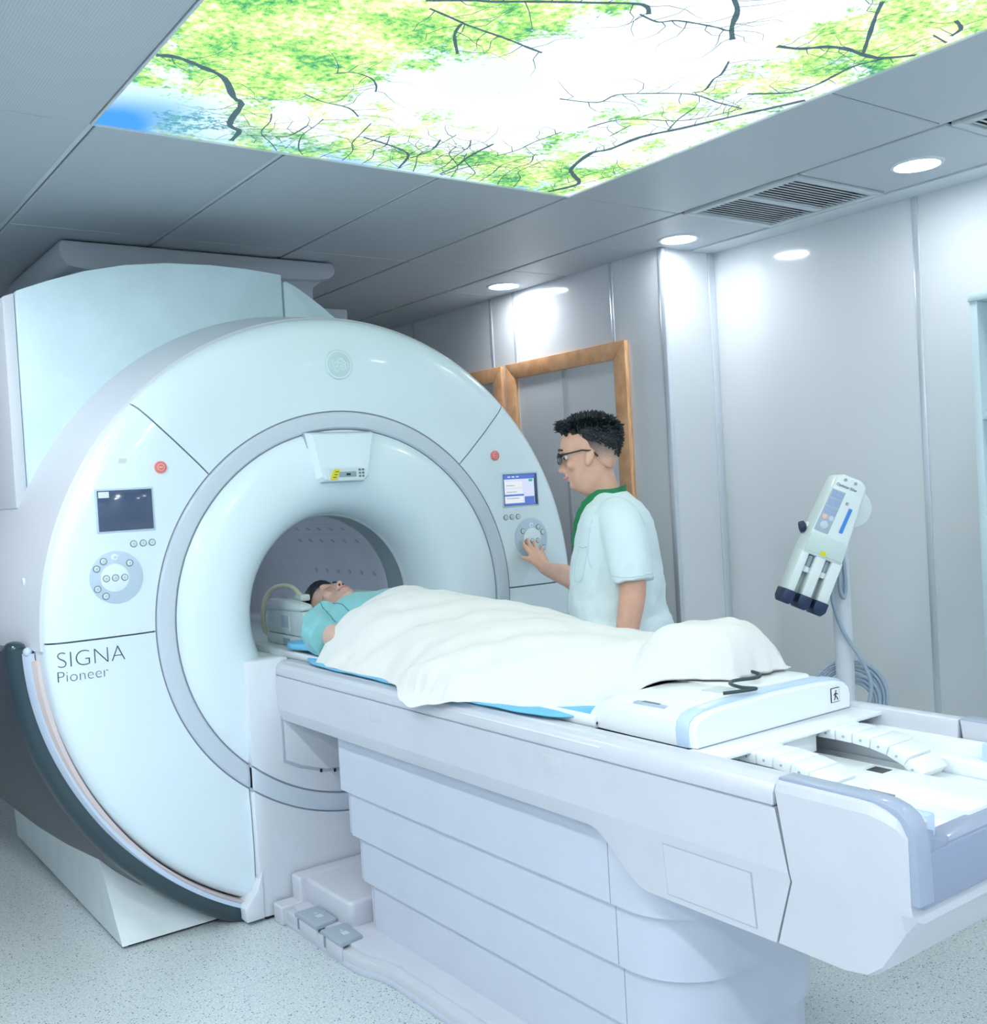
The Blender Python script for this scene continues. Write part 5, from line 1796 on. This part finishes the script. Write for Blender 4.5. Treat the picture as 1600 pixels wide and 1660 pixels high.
def MM(f, l, u):
    return MA + MF * f + MR * l + Vector((0, 0, u))


TOR = [  # up, front, back, half width of the shirt
    (0.84, 0.168, -0.168, 0.205), (0.945, 0.174, -0.165, 0.203), (1.003, 0.174, -0.161, 0.200), (1.10, 0.168, -0.156, 0.198), (1.150, 0.163, -0.151, 0.199),
    (1.203, 0.156, -0.146, 0.203), (1.267, 0.143, -0.140, 0.208), (1.329, 0.130, -0.130, 0.208), (1.364, 0.118, -0.115, 0.196), (1.395, 0.100, -0.092, 0.165), (1.422, 0.078, -0.066, 0.118), (1.442, 0.064, -0.036, 0.078)]


def torso(t, z, off=0.0):
    ff, fb, hw = lerp_table(TOR, z)
    c, a = (ff + fb) / 2, (ff - fb) / 2 + off
    cs, sn = math.cos(t), math.sin(t)
    e = 0.84
    return c + a * math.copysign(abs(cs) ** e, cs), (hw + off) * math.copysign(abs(sn) ** e, sn)


bm = bmesh.new()
head_parts(bm, MM)
limb(bm, [MM(0.055, 0, 1.52), MM(0.040, 0, 1.46), MM(0.022, 0, 1.40)], [0.058, 0.057, 0.064])
rings = []
for z in (0.84, 0.95, 1.05, 1.15, 1.25, 1.32, 1.36, 1.39, 1.415, 1.435):
    rings.append([MM(*torso(2 * PI * k / 24, z, -0.012 if z < 1.43 else -0.01), z) for k in range(24)])
add_loft(bm, rings)
# near arm hangs
limb(bm, [MM(-0.015, -0.165, 1.355), MM(-0.040, -0.215, 1.25), MM(-0.046, -0.235, 1.12), MM(-0.034, -0.240, 1.045), MM(-0.012, -0.238, 0.94), MM(0.012, -0.228, 0.835)], [0.058, 0.052, 0.046, 0.043, 0.036, 0.026])
limb(bm, [MM(0.014, -0.226, 0.83), MM(0.022, -0.222, 0.78), MM(0.030, -0.216, 0.735)], [0.027, 0.032, 0.026], 12)
for q in range(4):
    a = 0.004 + 0.019 * q
    limb(bm, [MM(a, -0.216, 0.75), MM(a + 0.008, -0.210, 0.70 - 0.006 * (q in (1, 2))), MM(a + 0.018, -0.198, 0.665 - 0.008 * (q in (1, 2)))], [0.010, 0.009, 0.0075], 8, 2)
limb(bm, [MM(0.040, -0.215, 0.80), MM(0.066, -0.205, 0.765), MM(0.075, -0.198, 0.73)], [0.012, 0.010, 0.008], 8, 2)
# far arm reaches to the control panel
SH = MM(-0.005, 0.165, 1.350)
EL = Vector((2.585, 3.020, 1.110))
WR = Vector((2.702, 3.385, 1.135))
limb(bm, [SH, SH.lerp(EL, 0.5) + Vector((0, 0, -0.02)), EL, EL.lerp(WR, 0.45), WR], [0.056, 0.050, 0.043, 0.042, 0.027])
KN = Vector((2.712, 3.445, 1.185))      # knuckles
limb(bm, [WR, WR.lerp(KN, 0.5), KN], [0.027, 0.030, 0.024], 12)
limb(bm, [WR + Vector((-0.012, 0.01, 0.01)), KN + Vector((-0.026, 0.0, 0.0))], [0.020, 0.016], 10, 3)
limb(bm, [WR + Vector((0.010, 0.01, 0.012)), KN + Vector((0.030, 0.002, -0.004))], [0.020, 0.016], 10, 3)
tips = [((-0.030, 0.0, 0.006), (2.680, 3.480, 1.222), (2.684, 3.503, 1.246), 0.0095), ((-0.010, 0.0, 0.010), (2.706, 3.482, 1.228), (2.713, 3.503, 1.253), 0.0098),
        ((0.012, 0.0, 0.008), (2.732, 3.478, 1.222), (2.742, 3.500, 1.242), 0.0095), ((0.032, 0.0, 0.0), (2.756, 3.466, 1.205), (2.768, 3.482, 1.222), 0.0085)]
for off, mid, tip, r in tips:
    limb(bm, [KN + Vector(off), Vector(mid), Vector(tip)], [r + 0.001, r, r - 0.002], 10, 4)
limb(bm, [WR + Vector((-0.018, 0.015, 0.012)), Vector((2.668, 3.432, 1.170)), Vector((2.652, 3.470, 1.183))], [0.014, 0.012, 0.009], 10, 4)
# legs
for s in (-1, 1):
    limb(bm, [MM(0.0, s * 0.10, 0.88), MM(0.01, s * 0.10, 0.52), MM(-0.01, s * 0.10, 0.12)], [0.085, 0.058, 0.042])
mb = fuse(bm, 0.0052, 3)
MN = finish('person', mb, 'skin', None, angle=180)
tag(MN, 'man in a white short-sleeved tunic and glasses standing beside the table', 'person')


# tunic: one fused cloth surface, cut open at the V neck
def tube_rings(bm, pts, rads, n=28):
    add_tube(bm, spline(pts, 4), [r for i in range(len(rads) - 1) for r in [rads[i] + (rads[i + 1] - rads[i]) * j / 4 for j in range(4)]] + [rads[-1]], n)


def vneck(f, l, z):
    l0 = -0.030 * min(1, max(0, (1.44 - z) / 0.17))
    return f > 0.0 and z > 1.262 + abs(l - l0) * 2.3


def shirt():
    bm = bmesh.new()
    rows = []
    for j in range(41):
        z = 0.80 + (1.446 - 0.80) * j / 40
        rows.append([MM(*torso(2 * PI * k / 60, z, 0.005 + (0.010 if z < 1.0 else 0)), z) for k in range(60)])
    add_loft(bm, rows)
    tube_rings(bm, [MM(0.004, -0.105, 1.372), MM(-0.012, -0.165, 1.345), MM(-0.030, -0.205, 1.29), MM(-0.042, -0.230, 1.215), MM(-0.049, -0.243, 1.142)], [0.060, 0.073, 0.075, 0.073, 0.071])
    tube_rings(bm, [MM(0.004, 0.105, 1.372), SH, SH.lerp(EL, 0.35) + Vector((0, 0, -0.01)), SH.lerp(EL, 0.72) + Vector((0, 0, -0.012))], [0.060, 0.071, 0.071, 0.068])
    sb = fuse(bm, 0.0062, 4)
    sb.normal_update()
    for v in sb.verts:
        q = v.co - MA
        f, l, z = q.dot(MF), q.dot(MR), v.co.z
        low = min(1, max(0.15, (1.36 - z) / 0.3))
        w = 0.012 * noise.noise(Vector((f * 8 + z * 5, l * 8 - z * 3, z * 5))) + 0.010 * noise.noise(Vector((f * 20 - z * 9, l * 12, z * 9 + f * 12))) + 0.004 * noise.noise(Vector((f * 40 + z * 22, l * 30, z * 26)))
        if l < -0.17:
            w *= 0.8
        v.co += v.normal * w * low
    kill = []
    for fc in sb.faces:
        c = fc.calc_center_median() - MA
        if vneck(c.dot(MF), c.dot(MR), c.z) or c.z > 1.4415:
            kill.append(fc)
    bmesh.ops.delete(sb, geom=kill, context='FACES')
    tree = BVHTree.FromBMesh(sb)
    o = finish('tunic', sb, 'scrub', MN, angle=180)
    return o, tree


tunic, ttree = shirt()


# green neckband along the V and round the nape
def band_pt(s, q, off):
    """q 0 at the V point, 1 at the side of the neck, 2 at the nape; s side"""
    if q <= 1:
        l = 0.075 * q
        z = 1.262 + l * 2.3
        lo, hi = 0.0, PI / 2
        for _ in range(24):
            m_ = (lo + hi) / 2
            if torso(m_, z)[1] < l:
                lo = m_
            else:
                hi = m_
        f, ll = torso(lo, z, off)
        return MM(f, s * ll - 0.030 * min(1, max(0, (1.44 - z) / 0.17)), z)
    t = PI / 2 + (PI / 2) * (q - 1)
    z = 1.4345 + 0.012 * (q - 1)
    f, l = torso(t, z, off)
    return MM(f, s * l, z)


for s in (-1, 1):
    bm = bmesh.new()
    rings = []
    for i in range(31):
        q = 2.0 * i / 30
        p = band_pt(s, q, 0.007)
        p2 = band_pt(s, min(2, q + 0.02), 0.006) - band_pt(s, max(0, q - 0.02), 0.006)
        t = p2.normalized()
        c = MM(0.02, 0, p.z)
        nrm = (p - c)
        nrm = (nrm - t * nrm.dot(t)).normalized()
        side = t.cross(nrm)
        rings.append([p + side * (0.0175 * a) + nrm * (0.0035 * b) for a, b in ((-1, -0.6), (-1, 1), (1, 1), (1, -0.6))])
    add_loft(bm, rings)
    finish('neckband', bm, 'scrub_green', tunic, angle=50)
# pocket, sleeve and shoulder seams
def tp(t, z):
    f, l = torso(t, z, 0.02)
    return MM(f, l, z)


snap_tube('pocket_seam', ttree, [tp(-0.55, 1.262), tp(-0.55, 1.20), tp(-0.56, 1.158), tp(-0.68, 1.138), tp(-0.86, 1.150), tp(-0.90, 1.20), tp(-0.90, 1.262)], 0.0013, 'seam_cloth', tunic)
snap_tube('pocket_seam', ttree, [tp(-0.55, 1.262), tp(-0.72, 1.258), tp(-0.90, 1.262)], 0.0018, 'seam_cloth', tunic)
snap_tube('sleeve_seam', ttree, [MM(0.062, -0.150, 1.19), MM(0.064, -0.152, 1.27), MM(0.045, -0.150, 1.345), MM(0.0, -0.145, 1.40), MM(-0.05, -0.15, 1.375), MM(-0.09, -0.16, 1.32)], 0.0014, 'seam_cloth', tunic)
snap_tube('hem_seam', ttree, [MM(0.03, -0.27, 1.166), MM(0.0, -0.32, 1.166), MM(-0.05, -0.33, 1.166), MM(-0.10, -0.32, 1.168), MM(-0.125, -0.27, 1.17)], 0.0013, 'seam_cloth', tunic)
# trousers and shoes
for s in (-1, 1):
    rings = []
    for z, r in ((0.90, 0.105), (0.75, 0.098), (0.5, 0.082), (0.25, 0.075), (0.06, 0.073)):
        rings.append([MM(0.0 + r * math.cos(2 * PI * k / 20), s * 0.10 + r * math.sin(2 * PI * k / 20), z) for k in range(20)])
    loft('trouser_leg', rings, 'trouser', MN)
    rings = []
    for f, w, h in ((-0.085, 0.025, 0.03), (-0.07, 0.036, 0.06), (0.0, 0.042, 0.085), (0.08, 0.046, 0.06), (0.15, 0.042, 0.045), (0.185, 0.02, 0.03)):
        rings.append([MM(f, s * 0.10 + w * math.cos(2 * PI * k / 16), max(0.002, h / 2 + h / 2 * math.sin(2 * PI * k / 16))) for k in range(16)])
    loft('shoe', rings, 'shoe', MN)


# hair: faded sides, thick spiky top
def hair():
    bm = bmesh.new()
    rings = []
    for z, ff, fb, hw in ((1.528, 0.030, -0.006, 0.060), (1.545, 0.062, -0.015, 0.0715), (1.565, 0.094, -0.0215, 0.0745), (1.590, 0.112, -0.0255, 0.0775), (1.615, 0.128, -0.0290, 0.0800), (1.640, 0.140, -0.029, 0.0800), (1.66, 0.145, -0.02, 0.075)):
        c, a = (ff + fb) / 2, (ff - fb) / 2
        rings.append([MM(c + a * math.copysign(abs(math.cos(2 * PI * k / 28)) ** .86, math.cos(2 * PI * k / 28)), hw * math.copysign(abs(math.sin(2 * PI * k / 28)) ** .86, math.sin(2 * PI * k / 28)), z) for k in range(28)])
    add_loft(bm, rings)
    finish('hair_sides', bm, 'hair_fade', MN, angle=60)
    bm = bmesh.new()
    rings = []
    for z, ff, fb, hw in ((1.590, 0.010, -0.029, 0.055), (1.610, 0.035, -0.034, 0.070), (1.630, 0.075, -0.036, 0.0805), (1.645, 0.140, -0.036, 0.0825), (1.662, 0.172, -0.030, 0.082), (1.685, 0.168, -0.014, 0.075), (1.704, 0.140, 0.008, 0.060), (1.714, 0.105, 0.030, 0.036)):
        c, a = (ff + fb) / 2, (ff - fb) / 2
        rings.append([MM(c + a * math.cos(2 * PI * k / 28), hw * math.sin(2 * PI * k / 28), z) for k in range(28)])
    add_loft(bm, rings)
    rr = random.Random(11)
    for k in range(900):
        f = rr.uniform(-0.034, 0.172)
        l = rr.uniform(-0.078, 0.078)
        d = ((f - 0.070) / 0.108) ** 2 + (l / 0.082) ** 2
        if d > 1:
            continue
        z = 1.648 + 0.058 * math.sqrt(1 - d)
        p = MM(f, l, z)
        fw = (f - 0.03) / 0.14
        ln = rr.uniform(0.020, 0.036) * (1 - 0.35 * d)
        q = MM(f + ln * (0.9 * fw - 0.25) + rr.uniform(-.006, .006), l + l * 0.30 * (1 if d > 0.4 else 0.3) + rr.uniform(-.008, .008), z + ln * (0.9 - 0.45 * d * (1 if fw < 0.5 else 0.6)))
        m_ = p.lerp(q, 0.55) + Vector((0, 0, 0.003))
        add_tube(bm, [p - (q - p) * 0.3, p, m_, q], [0.0048, 0.0048, 0.0036, 0.0005], 5)
    for k in range(160):     # fringe swept forwards
        l = rr.uniform(-0.062, 0.062)
        p = MM(0.142 - abs(l) * 0.35 + rr.uniform(-.01, .01), l, 1.665 + rr.uniform(-.004, .026))
        q = MM(0.200 - abs(l) * 0.55 + rr.uniform(-.014, .006), l + rr.uniform(-.012, .012), 1.668 + rr.uniform(-.008, .034))
        add_tube(bm, [p, p.lerp(q, 0.5) + Vector((0, 0, 0.008)), q], [0.0055, 0.0042, 0.0006], 5)
    for k in range(420):     # short strands on the sides and back
        t = rr.uniform(0.9, 2 * PI - 0.9)
        z = rr.uniform(1.605 + 0.030 * max(0, math.cos(t) + 0.55) - 0.055 * max(0, -math.cos(t) - 0.3), 1.668)
        f = 0.055 + (0.086 - max(0, 1.622 - z) * 0.38) * math.cos(t)
        l = 0.0800 * math.sin(t)
        p = MM(f, l, z)
        q = MM(f + 0.012 * math.cos(t) - 0.008, l + 0.006 * math.sin(t), z - 0.002 + rr.uniform(-.010, .012))
        add_tube(bm, [p, p.lerp(q, 0.5), q], [0.0042, 0.0034, 0.0006], 5)
    finish('hair', bm, 'hair', MN, angle=70)


hair()
for s in (-1, 1):
    bm = bmesh.new()
    ellipsoid(bm, MM(0.1575, s * 0.030, 1.571), (0.0100, 0.0100, 0.0080), u=16, v=10)
    ey = finish('eye', bm, 'eye', MN, angle=180)
    bm = bmesh.new()
    ellipsoid(bm, MM(0.1635, s * 0.0315, 1.5690), (0.0056, 0.0056, 0.0056), u=12, v=8)
    finish('iris', bm, 'hair', ey, angle=180)
    bm = bmesh.new()
    add_tube(bm, spline([MM(0.182, s * 0.014, 1.595), MM(0.183, s * 0.030, 1.600), MM(0.170, s * 0.048, 1.596)], 5), 0.0035, 6)
    finish('eyebrow', bm, 'hair', MN)
bm = bmesh.new()
add_tube(bm, spline([MM(0.158, -0.022, 1.4985), MM(0.1675, -0.008, 1.4990), MM(0.1675, 0.008, 1.4990), MM(0.158, 0.022, 1.4985)], 5), 0.0045, 8)
finish('lips', bm, 'lip', MN)

# glasses
GL = None
bm = bmesh.new()
for s in (-1, 1):
    pts = []
    for k in range(25):
        a = 2 * PI * k / 24
        pts.append(MM(0.190 - 0.010 * (abs(math.cos(a) * 0.026 + 0.034 * 1) / 0.06) ** 2, s * (0.034 + 0.026 * math.copysign(abs(math.cos(a)) ** .7, math.cos(a))), 1.567 + 0.019 * math.copysign(abs(math.sin(a)) ** .7, math.sin(a))))
    add_tube(bm, pts, [0.0030 if p.z > 1.574 else 0.0018 for p in pts], 6)
    add_tube(bm, [MM(0.181, s * 0.060, 1.580), MM(0.150, s * 0.076, 1.583), MM(0.100, s * 0.083, 1.592), MM(0.066, s * 0.084, 1.588), MM(0.046, s * 0.081, 1.568)], 0.0030, 6)
add_tube(bm, [MM(0.187, -0.009, 1.573), MM(0.190, 0, 1.575), MM(0.187, 0.009, 1.573)], 0.0022, 6)
GL = finish('glasses', bm, 'glasses', MN)
for s in (-1, 1):
    bm = bmesh.new()
    c = [MM(0.187, s * (0.034 + 0.025 * math.cos(2 * PI * k / 20)), 1.567 + 0.018 * math.sin(2 * PI * k / 20)) for k in range(20)]
    d = [p + MF * 0.001 for p in c]
    add_loft(bm, [c, d])
    finish('lens', bm, 'lens', GL)
